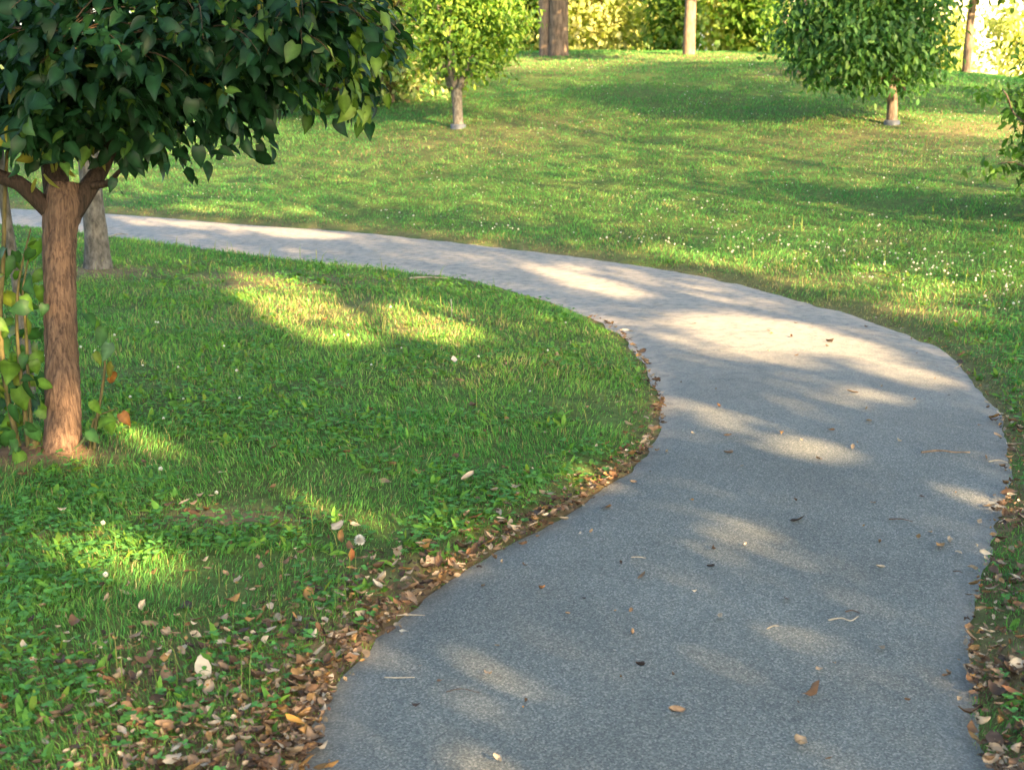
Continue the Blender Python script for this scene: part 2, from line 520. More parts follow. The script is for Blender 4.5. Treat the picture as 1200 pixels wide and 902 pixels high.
# ------------------------------------------------------------------ path sheet
nc = 15
rows = []
NR = 1500
uo = np.linspace(0, 1, NR); ui = np.linspace(0, 1, len(OUTE))
INF = np.stack([np.interp(uo, ui, INE[:, c]) for c in (0, 1)], 1); OUF = np.stack([np.interp(uo, ui, OUTE[:, c]) for c in (0, 1)], 1)
for k_ in range(NR):
    a, b = INF[k_], OUF[k_]
    for c in range(nc):
        t = c / (nc - 1)
        rows.append(a + (b - a) * t)
PP = np.array(rows)
wob = np.zeros(len(PP))
edge = (np.arange(len(PP)) % nc == 0) | (np.arange(len(PP)) % nc == nc - 1)
ctr = np.repeat((INF + OUF) / 2, nc, 0)
dirn = ctr - PP; dirn /= np.linalg.norm(dirn, axis=1)[:, None] + 1e-9
PP = PP + np.where(edge, (fbm(PP[:, 0], PP[:, 1], .2, 4, 4) - .5) * .11 + .015, 0)[:, None] * -dirn
tt = np.abs((np.arange(len(PP)) % nc) / (nc - 1) - .5) * 2
PZ = .012 * (1 - tt ** 2) - .002 - .014 * edge
I = np.arange(len(PP)).reshape(-1, nc)
Fp = np.stack([I[:-1, :-1].ravel(), I[1:, :-1].ravel(), I[1:, 1:].ravel(), I[:-1, 1:].ravel()], 1)
dust_skylight = np.clip(.75 * smooth(5.5, 11, PP[:, 1]) + .9 * smooth(.82, 1, tt) * smooth(6, 10, PP[:, 1]) + .35 * smooth(.85, 1, tt), 0, 1)  # dirt at the edges; far part also carries painted sky fill
pme = mesh_np('path', np.c_[PP, PZ], [Fp], path_mat(), np.c_[dust_skylight, dust_skylight, dust_skylight], True)
link('path', pme, kind='structure', label='winding grey asphalt footpath')

# ------------------------------------------------------------------ grass
def sample_area(n, y0, y1, mx=1.5):
    """points over the lawn in and beside the view, denser near the camera"""
    return None


def grass_points(dens_near, y0, y1, power):
    out = []
    ys = np.arange(y0, y1, .5)
    for y in ys:
        dl = math.hypot(y + .25, 1.7)
        D = dens_near * (4 / dl) ** power
        hw = .385 * (y + .5) + 1.0
        n = int(D * .5 * 2 * hw)
        out.append(np.c_[rng.uniform(-hw, hw, n), rng.uniform(y, y + .5, n)])
    return np.vstack(out)


def blade_mesh(P, Z, h, w, lean, ang, col, bend=.5):
    n = len(P)
    fa = rng.uniform(0, 2 * math.pi, n)
    side = np.c_[np.cos(fa), np.sin(fa), np.zeros(n)] * (w / 2)[:, None]
    ld = np.c_[np.cos(ang), np.sin(ang), np.zeros(n)]
    B = np.c_[P, Z]
    up = np.array([0, 0, 1.])
    M = B + up * (h * .55)[:, None] + ld * (lean * h * .28)[:, None]
    T = B + up * (h * (1 - .25 * lean))[:, None] + ld * (lean * h * .95)[:, None]
    V = np.stack([B - side, B + side, M - side * .8, M + side * .8, T], 1).reshape(-1, 3)
    o = np.arange(n)[:, None] * 5
    q = o + np.array([[0, 1, 3, 2]]); t = o + np.array([[2, 3, 4]])
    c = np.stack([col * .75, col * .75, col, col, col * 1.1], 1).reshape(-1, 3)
    return V, [q, t], c


GREENS = np.array([[.095, .26, .048], [.13, .31, .058], [.07, .215, .048], [.18, .33, .07]])
DRYC = np.array([[.40, .33, .14], [.34, .29, .1], [.46, .38, .2]])


def grass(P, info, hscale=1.0):
    do, di, ins = info
    d_edge = np.minimum(do, di)
    dist = np.hypot(P[:, 0], P[:, 1])
    keep = ~ins & (d_edge > .0 + .06 * (fbm(P[:, 0], P[:, 1], .16, 31, 2) - .35))
    dirt = gauss_px(P, DIRT); lt = litter_amount(P, info); dry = gauss_px(P, DRYP); ed = edge_dry(P, info)
    cl = fbm(P[:, 0], P[:, 1], .35, 41, 3)
    keep &= rng.random(len(P)) > np.clip(dirt * .95 + lt * .95 * smooth(.62, .38, cl), 0, .97)
    keep &= rng.random(len(P)) < .35 + 1.3 * smooth(.2, .6, cl)
    P = P[keep]; dist = dist[keep]; dirt = dirt[keep]; dry = dry[keep]; ed = ed[keep]; cl = cl[keep]; outer = (do < di)[keep]
    lt = lt[keep]; d_edge = d_edge[keep]
    Z = height(P, (do[keep], di[keep], ins[keep])) - .004
    n = len(P)
    big = fbm(P[:, 0], P[:, 1], 1.8, 77, 3)
    h = rng.uniform(.016, .048, n) * (.55 + 1.0 * cl) * (.75 + .6 * big)
    h *= (1 - .4 * ed) * np.where(outer, .92, 1.0) * hscale * (1 - .45 * np.clip(lt + dirt, 0, 1)) * (.65 + .35 * smooth(0, .2, d_edge))
    w = rng.uniform(.0018, .0036, n) * np.maximum(1, (dist / 4.2)) ** .74
    lean = rng.uniform(.15, 1.15, n)
    ang = rng.uniform(0, 2 * math.pi, n) * .6 + vnoise(P[:, 0], P[:, 1], .4, 12) * 6
    ci = rng.integers(0, 4, n)
    col = GREENS[ci] * (.75 + .5 * rng.random(n))[:, None]
    col = col * np.where(outer[:, None], np.array([.85, 1.0, 1.15]), 1.0)
    warm = fbm(P[:, 0], P[:, 1], 1.1, 55, 3)
    col = col * (1 + (warm - .5)[:, None] * np.array([1.2, .5, .3]))
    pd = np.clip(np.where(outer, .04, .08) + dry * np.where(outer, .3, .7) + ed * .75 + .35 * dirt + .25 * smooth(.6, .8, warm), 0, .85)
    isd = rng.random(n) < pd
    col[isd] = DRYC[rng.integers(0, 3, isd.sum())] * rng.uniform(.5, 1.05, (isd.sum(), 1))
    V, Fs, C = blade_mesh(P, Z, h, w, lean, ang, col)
    return V, Fs, C


P = grass_points(9500, 2.4, 33, 1.55)
info = path_info(P)
leftm = (info[1] < info[0])
for sel, nm, lb in ((leftm, 'lawn_grass', 'short green lawn grass on the flat ground inside the bend of the path'),
                    (~leftm, 'hill_grass', 'green and straw coloured grass covering the slope beyond the path')):
    V, Fs, C = grass(P[sel], tuple(a[sel] for a in info))
    link(nm, mesh_np(nm, V, Fs, M_GRASS, C), kind='stuff', label=lb)
print('blades', len(P))

# ------------------------------------------------------------------ weeds, clover leaves
def weeds():
    mb = MB()
    # small clover and plantain sprigs; density follows patches on the ground
    n = 74000
    Y = rng.uniform(2.6, 12, n) ** 1.0
    X = rng.uniform(-1, 1, n) * (.385 * Y + .8)
    P = np.c_[X, Y]
    info = path_info(P); do, di, ins = info
    patch = fbm(X, Y, .55, 91, 3)
    dl = np.hypot(X, Y)
    pr = smooth(.42, .6, patch) * np.clip((5.2 / dl) ** 1.0, .3, 1)
    pr *= np.where(di < do, 1, .6)
    keep = ~ins & (np.minimum(do, di) > .05) & (rng.random(n) < pr * .8)
    P = P[keep]; n = len(P); Z = height(P, tuple(a[keep] for a in info))
    lt = litter_amount(P, tuple(a[keep] for a in info))
    kk = rng.random(n) > lt * .8; P = P[kk]; Z = Z[kk]; n = len(P)
    # clover: three round leaflets on a short stalk
    cl = rng.random(n) < .72
    Pc = np.repeat(np.c_[P[cl], Z[cl] + rng.uniform(.015, .055, cl.sum())], 3, 0)
    m = len(Pc)
    a = np.tile(np.array([0, 2.09, 4.19]), m // 3) + np.repeat(rng.uniform(0, 6.28, m // 3), 3)
    D = np.c_[np.cos(a), np.sin(a), rng.uniform(-.1, .45, m)]
    N = np.tile([0, 0, 1.], (m, 1)) + rng.normal(0, .25, (m, 3))
    S = np.repeat(rng.uniform(.008, .02, m // 3), 3)
    V, Fs, k = place(leaf_template([0, .35, .75], [.08, .42, .42], .15, .1), Pc, D, N, S)
    col = np.array([.08, .225, .05]) * rng.uniform(.7, 1.35, (m // 3, 1)); col = np.repeat(col, 3, 0)
    mb.add(V, Fs, np.repeat(col, k, 0))
    # broad strap leaves in loose rosettes
    Pb = P[~cl]; Zb = Z[~cl]
    r = rng.integers(3, 7, len(Pb)); Pr = np.repeat(np.c_[Pb, Zb], r, 0); m = len(Pr)
    Pr[:, :2] += rng.normal(0, .012, (m, 2))
    D = np.c_[rng.normal(0, 1, (m, 2)), rng.uniform(.2, 1.6, m)]
    V, Fs, k = place(BLADELEAF, Pr, D, np.tile([0, 0, 1.], (m, 1)) + rng.normal(0, .3, (m, 3)), rng.uniform(.02, .06, m), rng.uniform(.7, 1.7, m))
    col = np.array([.10, .23, .035]) * rng.uniform(.6, 1.4, (m, 1)) + rng.random((m, 1)) ** 4 * np.array([.1, .06, .0])
    mb.add(V, Fs, np.repeat(col, k, 0))
    link('clover_weeds', mb.mesh('clover_weeds', M_WEED), kind='stuff', label='clover and broad leaved weeds growing low through the lawn')
    # tall thin seed stalks
    n = 3000
    Y = rng.uniform(2.8, 13, n); X = rng.uniform(-1, 1, n) * (.385 * Y + .6); P = np.c_[X, Y]
    info = path_info(P); keep = ~info[2] & (np.minimum(info[0], info[1]) > .1) & (rng.random(n) < smooth(.45, .65, fbm(X, Y, .8, 14, 2)) * .8 + .1)
    P = P[keep]; n = len(P); Z = height(P, tuple(a[keep] for a in info))
    col = np.array([.13, .19, .04]) * rng.uniform(.7, 1.4, (n, 1)) + (rng.random((n, 1)) < .25) * np.array([.12, .06, .03])
    V, Fs, C = blade_mesh(P, Z, rng.uniform(.08, .17, n), rng.uniform(.002, .0035, n) * np.maximum(1, Y[keep] / 5), rng.uniform(.05, .5, n), rng.uniform(0, 6.28, n), col)
    link('seed_stalk_grass', mesh_np('seed_stalk_grass', V, Fs, M_GRASS, C), kind='stuff', label='thin pale seed stalks standing above the lawn')


weeds()

# ------------------------------------------------------------------ trees
def crown_leaves(lobes, n, size, tmpl, cols, clump=.22, per=10, droop=.5, shell=.5, yellow=0.0, dens_up=0.0):
    """leaves in clumps through a set of ellipsoid lobes [(centre, (rx,ry,rz)), ...]"""
    vol = np.array([r[0] * r[1] * r[2] for _, r in lobes]); vol = vol ** .8 / (vol ** .8).sum()
    nc = max(1, n // per)
    li = rng.choice(len(lobes), nc, p=vol)
    c = np.array([lobes[i][0] for i in li]); r = np.array([lobes[i][1] for i in li])
    d = rand_dir(nc); rad = rng.random(nc) ** shell
    cc = c + d * r * rad[:, None]
    out = (d * (1 / r)); out /= np.linalg.norm(out, axis=1)[:, None]
    P = np.repeat(cc, per, 0) + rng.normal(0, 1, (nc * per, 3)) * clump * np.array([1, 1, .8])
    O = np.repeat(out, per, 0)
    m = len(P)
    D = O * .5 + rng.normal(0, .55, (m, 3)) + np.array([0, 0, -droop])
    N = O * .6 + np.array([0, 0, .8]) + rng.normal(0, .45, (m, 3))
    S = size * rng.uniform(.65, 1.25, m)
    V, Fs, k = place(tmpl, P, D, N, S, rng.uniform(.8, 1.15, m))
    cols = np.asarray(cols)
    tone = np.repeat(rng.uniform(.75, 1.25, nc), per)
    col = cols[rng.integers(0, len(cols), m)] * (tone * rng.uniform(.75, 1.25, m))[:, None]
    if yellow:
        yl = rng.random(m) < yellow
        col[yl] = np.array([.30, .27, .03]) * rng.uniform(.6, 1.1, (yl.sum(), 1))
    return V, Fs, np.repeat(col, k, 0), P


def px_lobes(specs, depth):
    """(px, py, rx, ry, depth offset) at a depth -> world lobes"""
    L_ = []
    for px, py, rx, ry, dz in specs:
        c = at_depth(float(px), float(py), depth + dz); s = (depth + dz) / F
        L_.append((c, (rx * s, max(rx, ry) * .85 * s, ry * s)))
    return L_


def limb(root, name, pts, rad, mat, org, n=9, rough=.12, seed=0, sub=0):
    mb = MB(); V, Fs = tube(pts, rad, n, rough, seed, True, sub); mb.add(V, Fs)
    return link(name, mb.mesh(name, mat, org, True), root)


def curve(a, b, sag=.1, n=6, jit=.03):
    a = np.asarray(a, float); b = np.asarray(b, float); t = np.linspace(0, 1, n)[:, None]
    L0 = np.linalg.norm(b - a)
    p = a + (b - a) * t
    p[:, 2] += np.sin(t[:, 0] * math.pi) * sag * L0
    p[1:-1] += rng.normal(0, jit * L0, (n - 2, 3))
    return p


def tree(name, label, base, trunk_pts, trunk_rad, lobes, leaves, leaf_size, cols, bark, mat=M_LEAF, group=None, tmpl=SIMPLE, branches=5, clump=.25,
         per=10, droop=.4, shell=.5, guard=False, fork=None, cat='tree', yellow=0.0, rough=.08, extra_twigs=0, n=14, sub=30, br=.3):
    base = np.asarray(base, float)
    t = thing(name, label, cat, base, group)
    V, Fs = tube(trunk_pts, trunk_rad, n, rough, 3, True, sub)
    mb = MB(); mb.add(V, Fs); link('trunk', mb.mesh('trunk', bark, base, True), t)
    tip = np.asarray(trunk_pts[-1], float); fk = np.asarray(fork if fork is not None else trunk_pts[-1], float)
    order = rng.permutation(len(lobes))
    for b in range(branches):
        c, r = lobes[order[b % len(lobes)]]
        e = np.asarray(c) + rand_dir(1)[0] * np.asarray(r) * .7
        r0 = trunk_rad[-1] * rng.uniform(.45, .7)
        limb(t, 'branch', curve(fk - np.array([0, 0, .04]), e, .06, 7), np.linspace(r0, r0 * br, 7), bark, base, 8, .08, b, 14)
    if extra_twigs:
        for b in range(extra_twigs):
            mb = MB()
            c, r = lobes[rng.integers(len(lobes))]
            d = rand_dir(1)[0]; d[2] = abs(d[2]) * .6
            a = np.asarray(c) + d * np.asarray(r) * .1; e = np.asarray(c) + d * np.asarray(r) * rng.uniform(.7, 1.1)
            V, Fs = tube(curve(a, e, .05, 5), np.linspace(.012, .004, 5) * max(1, np.linalg.norm(a - CAM) / 14), 5); mb.add(V, Fs)
            link('twig', mb.mesh('twig', M_BARK_PALE if bark is M_BARK_PALE else bark, base, True), t)
    if guard:
        g = MB(); p0 = np.asarray(trunk_pts[0], float); rr = trunk_rad[0] * 1.25
        V, Fs = tube([p0, p0 + [0, 0, .05], p0 + [0, 0, .15], p0 + [0, 0, .155]], [rr * 1.05, rr, rr * .97, rr * .8], 16); g.add(V, Fs)
        link('trunk_guard', g.mesh('trunk_guard', M_GUARD, base, False), t)
    V, Fs, C, PL = crown_leaves(lobes, leaves, leaf_size, tmpl, cols, clump, per, droop, shell, yellow)
    mb = MB(); mb.add(V, Fs, C)
    link('crown', mb.mesh('crown', mat, base), t)
    return t


# ---- near tree
TB = np.array([*TREE_XY, 0.0]); TB[2] = ground(*TREE_XY) - .02
TD = (TB - CAM) @ FW
SC = TD / F                       # metres per pixel at the tree


def tp(px, py, dz=0.0):
    return at_depth(float(px), float(py), TD + dz)


def near_tree():
    t = thing('broadleaf_tree', 'tree with ridged reddish trunk and drooping dark heart shaped leaves left of the path', 'tree', TB)
    r = 19.6 * SC
    pts = [TB + [0, 0, -.06], tp(72, 530), tp(74, 500), tp(73, 440), tp(71, 380), tp(70, 320), tp(70, 275), tp(74, 240), tp(74, 215)]
    rad = [r * 1.75, r * 1.28, r * 1.08, r, r * .96, r * .94, r * .98, r * 1.15, r * .9]
    V, Fs = tube(pts, rad, 48, .11, 8, True, 110)
    mb = MB(); mb.add(V, Fs); link('trunk', mb.mesh('trunk', M_BARK_WARM, TB, True), t)
    B = [([tp(70, 250), tp(62, 190, .05), tp(50, 120, .1), tp(46, 60, .1), tp(50, -30, .05), tp(70, -160, 0)], [16, 15, 13, 12, 10, 5]),
         ([tp(66, 255), tp(45, 235, -.05), tp(22, 215, -.1), tp(-5, 205, -.1), tp(-60, 170, -.1), tp(-130, 110, -.1)], [11, 10, 9, 8, 6, 3]),
         ([tp(80, 255), tp(98, 228, .02), tp(120, 195, .05), tp(140, 150, .1), tp(190, 90, .1), tp(260, 40, .1), tp(340, 10, .1)], [13, 12, 10, 8, 6, 4, 2]),
         ([tp(108, 218), tp(128, 214, -.03), tp(136, 205, -.06), tp(150, 190, -.1)], [5, 4, 3, 1.5]),
         ([tp(52, 120, .1), tp(25, 85, .2), tp(-20, 50, .3), tp(-90, 0, .3)], [7, 6, 5, 2.5]),
         ([tp(60, 170, .05), tp(110, 110, .2), tp(180, 50, .35), tp(260, 10, .4), tp(350, 40, .4)], [9, 7, 5, 4, 2]),
         ([tp(48, 70, .1), tp(110, 0, .2), tp(180, -70, .3), tp(260, -130, .3)], [8, 6, 5, 2.5]),
         ([tp(190, 90, .1), tp(270, 90, .05), tp(340, 90, 0), tp(410, 110, 0)], [4, 3, 2.5, 1])]
    for i, (p, q) in enumerate(B):
        limb(t, 'branch', p, np.array(q) * SC, M_BARK_SHADED, TB, 10, .1, i, 26)
    # crown: drooping twigs hung with leaves
    lob = px_lobes([(60, 70, 120, 95, 0), (190, 55, 140, 105, -.1), (310, 45, 110, 85, 0), (395, 60, 55, 70, .1), (380, 10, 70, 60, 0), (100, -140, 230, 150, 0), (280, -110, 170, 120, 0),
                    (-70, 40, 120, 110, 0), (130, 130, 95, 62, -.1), (215, 120, 80, 55, .05), (30, 150, 65, 50, .1), (85, 150, 60, 36, -.2), (20, 90, 90, 80, -.2), (90, 75, 120, 80, -.6), (230, 55, 120, 80, -.55), (350, 40, 80, 70, -.4)], TD)
    ntw = 1150
    vol = np.array([l[1][0] * l[1][2] for l in lob]); li = rng.choice(len(lob), ntw, p=vol / vol.sum())
    c = np.array([lob[i][0] for i in li]); rr = np.array([lob[i][1] for i in li])
    d = rand_dir(ntw); tips = c + d * rr * (rng.random(ntw) ** .45)[:, None]
    od = d * np.array([1, 1, .3]); od /= np.linalg.norm(od, axis=1)[:, None]
    LP, LD, LN, LS, LC = [], [], [], [], []
    tw = MB()
    for k_ in range(ntw):
        o = od[k_]; p = tips[k_] - o * .10 + np.array([0, 0, .05])
        nl = rng.integers(6, 11)
        ln = rng.uniform(.22, .42)
        q = [p]
        dirv = o * .8 + np.array([0, 0, .15])
        for s_ in range(nl):
            dirv = dirv + np.array([0, 0, -.16]); dirv /= np.linalg.norm(dirv)
            p = p + dirv * ln / nl
            q.append(p)
            side = np.cross(dirv, [0, 0, 1.]); side /= np.linalg.norm(side) + 1e-6
            sgn = 1 if s_ % 2 else -1
            LP.append(p + side * sgn * .012 + rng.normal(0, .008, 3))
            LD.append(dirv * .5 + side * sgn * rng.uniform(.3, 1.0) + o * rng.uniform(.0, .8) + np.array([0, 0, -rng.uniform(-.1, .75)]) + rng.normal(0, .3, 3))
            LN.append(o * rng.uniform(.1, .8) + np.array([0, 0, 1.0]) + rng.normal(0, .5, 3))
            LS.append(rng.uniform(.04, .095))
            base = np.array([.0095, .035, .0125]) * rng.uniform(.65, 1.3)
            u = rng.random()
            if u < .012: base = np.array([.22, .2, .03]) * rng.uniform(.6, 1.1)
            elif u < .07 + .2 * (k_ % 8 == 0): base = np.array([.055, .11, .02]) * rng.uniform(.8, 1.2)
            LC.append(base)
        if k_ % 2 == 0 and q[-1][2] > TB[2] + 1.6:
            V, Fs = tube(q, np.linspace(.0035, .0012, len(q)), 4); tw.add(V, Fs, (.09, .06, .035))
    LP, LD, LN, LS, LC = map(np.array, (LP, LD, LN, LS, LC)); mb = tw
    # the lower rim of the crown: rises from the trunk outwards; a few thin places let light through
    rim = np.interp((LP[:, 0] - TB[0]) / SC + 72, [-80, 30, 60, 110, 150, 185, 225, 300, 350, 430, 455, 490], [222, 212, 192, 194, 212, 214, 190, 176, 156, 162, 112, 60])
    rim = rim + (vnoise(LP[:, 0], LP[:, 1] * .3, .11, 23) - .42) * 44 * smooth(90, 170, (LP[:, 0] - TB[0]) / SC + 72)
    zr = tp(72, 540)[2] + (540 - rim) * SC * .985
    tipz = LP[:, 2] - LS * .2
    hole = vnoise(LP[:, 0], LP[:, 2], .17, 71)
    ok = (tipz > zr) & (hole > .12)
    LP, LD, LN, LS, LC = LP[ok], LD[ok], LN[ok], LS[ok], LC[ok]
    fr = (LP[:, 0] > tp(400, 60)[0]) & (rng.random(len(LP)) < .3); LC[fr] = np.array([.09, .15, .02])
    ti = rng.integers(0, 4, len(LP))
    for q_ in range(4):
        m = ti == q_
        V, Fs, k_ = place(HEARTS[q_], LP[m], LD[m], LN[m], LS[m], rng.uniform(.85, 1.1, m.sum()))
        mb.add(V, Fs, (LC[m][:, None, :] * VEIN[None, :, None] * rng.uniform(.85, 1.15, (m.sum(), k_, 1))).reshape(-1, 3))
    link('crown', mb.mesh('crown', M_NEAR, TB, True), t)
    # yellow seed wings hanging under the leaves
    P = np.array([tp(px, py, -.2 + .2 * rng.random()) for px, py in ((48, 175), (60, 190), (52, 205), (68, 185), (95, 180), (118, 178), (55, 160), (230, 60), (42, 210), (75, 195), (310, 40), (72, 172), (200, 165), (205, 130))])
    V, Fs, k_ = place(BLADELEAF, P, np.tile([.1, 0, -1.], (len(P), 1)) + rng.normal(0, .35, (len(P), 3)), np.tile([0, -1., .2], (len(P), 1)) + rng.normal(0, .4, (len(P), 3)), rng.uniform(.045, .08, len(P)), np.full(len(P), .9))
    V = V.reshape(len(P), k_, 3); nv = k_
    for i in range(len(P)):
        mb = MB(); mb.add(V[i], BLADELEAF[1], (.2, .2, .04)); link('seed_wing', mb.mesh('seed_wing', M_LEAF, TB), t, label='pale yellow hanging seed wing')


near_tree()


# ---- leafy shoots beside the near tree
def shoot(name, label, stems, leaves, group=None, mat=M_STEM):
    b = stems[0][0][0]
    t = thing(name, label, 'sapling', b, group)
    for pts, rad in stems:
        limb(t, 'stem', pts, np.array(rad), mat, b, 7, .05, 1, 14)
    P = np.array([l[0] for l in leaves]); n = len(P)
    D = np.array([l[1] for l in leaves], float); S = np.array([l[2] for l in leaves]) * .8; C = np.array([l[3] for l in leaves])
    N = np.tile([.15, -.55, .8], (n, 1)) + rng.normal(0, .55, (n, 3))
    V, Fs, k_ = place(HEARTS[1], P, D, N, S, rng.uniform(.9, 1.2, n))
    mb = MB(); mb.add(V, Fs, (C[:, None, :] * VEIN[None, :, None] * rng.uniform(.7, 1.2, (n, k_, 1))).reshape(-1, 3)); link('foliage', mb.mesh('foliage', M_NEAR, b, True), t)


YG, DG, MG, RU, PG = (.15, .19, .02), (.03, .085, .02), (.08, .16, .02), (.2, .08, .02), (.13, .19, .08)
lv = []
for px, py, s, c in ((18, 388, .15, YG), (4, 350, .13, YG), (32, 372, .13, YG), (46, 335, .11, MG), (42, 280, .13, MG), (10, 300, .12, DG), (30, 325, .12, DG), (12, 425, .13, MG),
                     (34, 415, .12, DG), (44, 440, .12, DG), (20, 455, .13, MG), (6, 470, .12, DG), (40, 462, .10, DG), (24, 485, .12, MG), (10, 505, .11, DG), (36, 498, .1, DG),
                     (52, 455, .1, DG), (2, 395, .12, DG), (-14, 360, .13, YG), (-20, 430, .13, MG), (-30, 300, .13, MG), (28, 350, .1, DG), (16, 475, .11, DG), (44, 480, .1, MG), (0, 445, .1, YG), (30, 520, .09, DG), (12, 525, .09, MG)):
    lv.append((tp(px, py, rng.uniform(-.15, .12)), (rng.normal(0, .5), rng.normal(-.3, .3), -.6 + rng.normal(0, .3)), s, np.array(c) * rng.uniform(.75, 1.2)))
for _ in range(120):
    lv.append((tp(rng.uniform(-40, 54), 265 + 265 * rng.random() ** .7, rng.uniform(-.2, .25)), (rng.normal(0, .6), rng.normal(-.2, .4), -.6 + rng.normal(0, .35)), rng.uniform(.06, .115), np.array([DG, MG, DG, MG, DG, YG][rng.integers(0, 6)]) * rng.uniform(.6, 1.1)))
b0 = np.array([*tp(34, 534)[:2], 0]); b0[2] = ground(*b0[:2]) - .02
shoot('leafy_sapling', 'leafy shoots with big yellow green leaves crowding the left side of the near trunk',
      [([b0, tp(28, 470), tp(20, 390), tp(22, 330), tp(36, 268)], [.012, .01, .008, .006, .003]),
       ([b0 + [.02, 0, 0], tp(34, 460), tp(30, 380), tp(26, 345), tp(34, 300)], [.01, .008, .007, .005, .003]),
       ([b0 + [-.05, .03, 0], tp(8, 460), tp(0, 380), tp(4, 300), tp(6, 220), tp(10, 160)], [.013, .012, .011, .01, .009, .006]),
       ([b0 + [.03, -.02, 0], tp(40, 515), tp(30, 495)], [.03, .02, .006])], lv)
lv = []
for px, py, s, c in ((101, 368, .09, DG), (113, 376, .10, MG), (122, 384, .11, DG), (127, 402, .10, (.06, .12, .06)), (110, 414, .08, YG), (132, 428, .10, (.16, .14, .02)), (128, 440, .09, RU), (142, 484, .08, RU), (124, 488, .11, MG),
                     (116, 498, .1, MG), (108, 470, .08, MG), (98, 512, .09, PG), (133, 476, .09, (.14, .15, .03)), (104, 505, .08, DG)):
    lv.append((tp(px, py, rng.uniform(-.12, .03)), (rng.normal(.2, .5), rng.normal(-.2, .3), -.7 + rng.normal(0, .3)), s, np.array(c) * rng.uniform(.85, 1.15)))
b0 = np.array([*tp(110, 529)[:2], 0]); b0[2] = ground(*b0[:2]) - .02
shoot('leafy_sapling', 'thin shoot with green and rust coloured leaves right of the near trunk',
      [([b0, tp(112, 500), tp(119, 460), tp(123, 425), tp(116, 395), tp(100, 368)], [.009, .008, .007, .006, .004, .002]),
       ([b0 + [-.02, 0, 0], tp(108, 500), tp(114, 488), tp(138, 478)], [.007, .006, .004, .002])], lv)
# thin grey sapling stick behind the shoots
g = gp(36, 462)
tree('thin_sapling', 'thin bare grey sapling stem standing behind the leafy shoots', g, [g - [0, 0, .05], g + [-.02, 0, .5], g + [-.06, 0, 1.1], g + [-.05, .02, 1.9]], [.03, .027, .024, .016],
     [(g + [-.05, 0, 2.5], (.7, .7, .6))], 500, .11, [(.04, .1, .02), (.07, .13, .02)], M_BARK_GREY, cat='sapling', branches=3, n=9, clump=.16)

# ---- grey trunk behind the near tree
g = gp(115, 314)
s_ = ((g - CAM) @ FW) / F
tree('maple_tree', 'grey barked tree trunk rising behind the near tree beside the far path', g, [g - [0, 0, .1], g + [0, 0, .06], g + [0, 0, .3], g + [-.02, 0, 1.0], g + [0, .05, 2.2], g + [.05, 0, 3.4]],
     np.array([20, 15.5, 13.2, 12.2, 11.5, 9]) * s_, [(g + [0, 0, 4.6], (1.9, 1.9, 1.5)), (g + [-.9, .6, 4.0], (1.3, 1.3, 1)), (g + [.8, -.3, 4.1], (1.3, 1.3, 1.1))], 7000, .11,
     [(.04, .1, .02), (.06, .12, .02)], M_BARK_GREY, branches=6, n=24, sub=50, rough=.1)


def hill_tree(name, label, px, py, px_pts, px_rad, lobes_px, *a, **k):
    g = gp(px, py); dep = (g - CAM) @ FW; s = dep / F
    pts = [g - np.array([0, 0, .1])] + [at_depth(float(x), float(y), dep) for x, y in px_pts]
    rad = np.array([px_rad[0] * 1.15] + list(px_rad)) * s
    return tree(name, label, g, pts, rad, px_lobes(lobes_px, dep), *a, **k)


GRN = [(.075, .16, .022), (.10, .19, .028), (.055, .125, .02), (.14, .21, .035)]
DGR = [(.035, .09, .022), (.05, .115, .025), (.028, .075, .02)]
YEL = [(.42, .44, .16), (.54, .53, .24), (.32, .38, .11)]

hill_tree('hornbeam_tree', 'small vase shaped tree with short grey trunk on the grassy slope', 537, 150, [(537, 146), (536, 125), (535, 104)], [6.5, 6, 6.8],
          [(537, 62, 48, 40, 0), (515, 25, 45, 45, .1), (570, 20, 52, 48, 0), (540, -10, 70, 50, 0), (545, -75, 60, 60, 0), (505, 60, 24, 28, 0), (572, 65, 25, 28, 0)], 11500, .085,
          [(.11, .22, .03), (.15, .26, .035), (.20, .29, .04), (.07, .16, .025)], M_BARK_GREY, branches=12, clump=.12, per=8, shell=.5, guard=True, tmpl=OVAL, br=.12, n=16)
hill_tree('redbud_tree', 'round bushy dark green tree with low crown and short trunk on the right slope', 1045, 146, [(1045, 140), (1046, 122), (1044, 104), (1040, 80)], [6.6, 6.2, 6, 5.5],
          [(1005, 45, 88, 52, 0), (985, 0, 75, 60, 0), (1055, 45, 55, 52, 0), (1060, 90, 26, 24, 0), (1010, -50, 100, 60, 0), (1078, 0, 50, 55, 0), (1015, 88, 35, 20, -.2), (945, 25, 42, 38, 0), (1095, 65, 22, 26, .1), (985, 70, 60, 25, 0)],
          17000, .085, [(.05, .14, .033), (.072, .175, .037), (.038, .11, .028), (.12, .23, .045)], M_BARK_BROWN, branches=8, clump=.13, per=8, shell=.45, guard=True, tmpl=OVAL, droop=.7, n=16)
# shrub at the right edge
g = gp(1222, 262); dep = (g - CAM) @ FW
tree('leafy_shrub', 'leafy green shrub reaching in at the right edge of the slope', g, [g - [0, 0, .05], g + [0, 0, .2], g + [0, 0, .5]], [.035, .03, .025],
     px_lobes([(1222, 150, 36, 55, 0), (1215, 205, 30, 36, 0), (1228, 85, 36, 45, 0), (1195, 120, 16, 20, 0), (1165, 108, 24, 5, 0), (1165, 197, 28, 6, 0), (1265, 180, 50, 80, 0), (1197, 165, 12, 12, 0)], dep),
     2900, .08, [(.07, .16, .025), (.10, .2, .03)], M_BARK_BROWN, branches=9, clump=.055, per=6, shell=.5, cat='shrub', tmpl=OVAL, n=8)

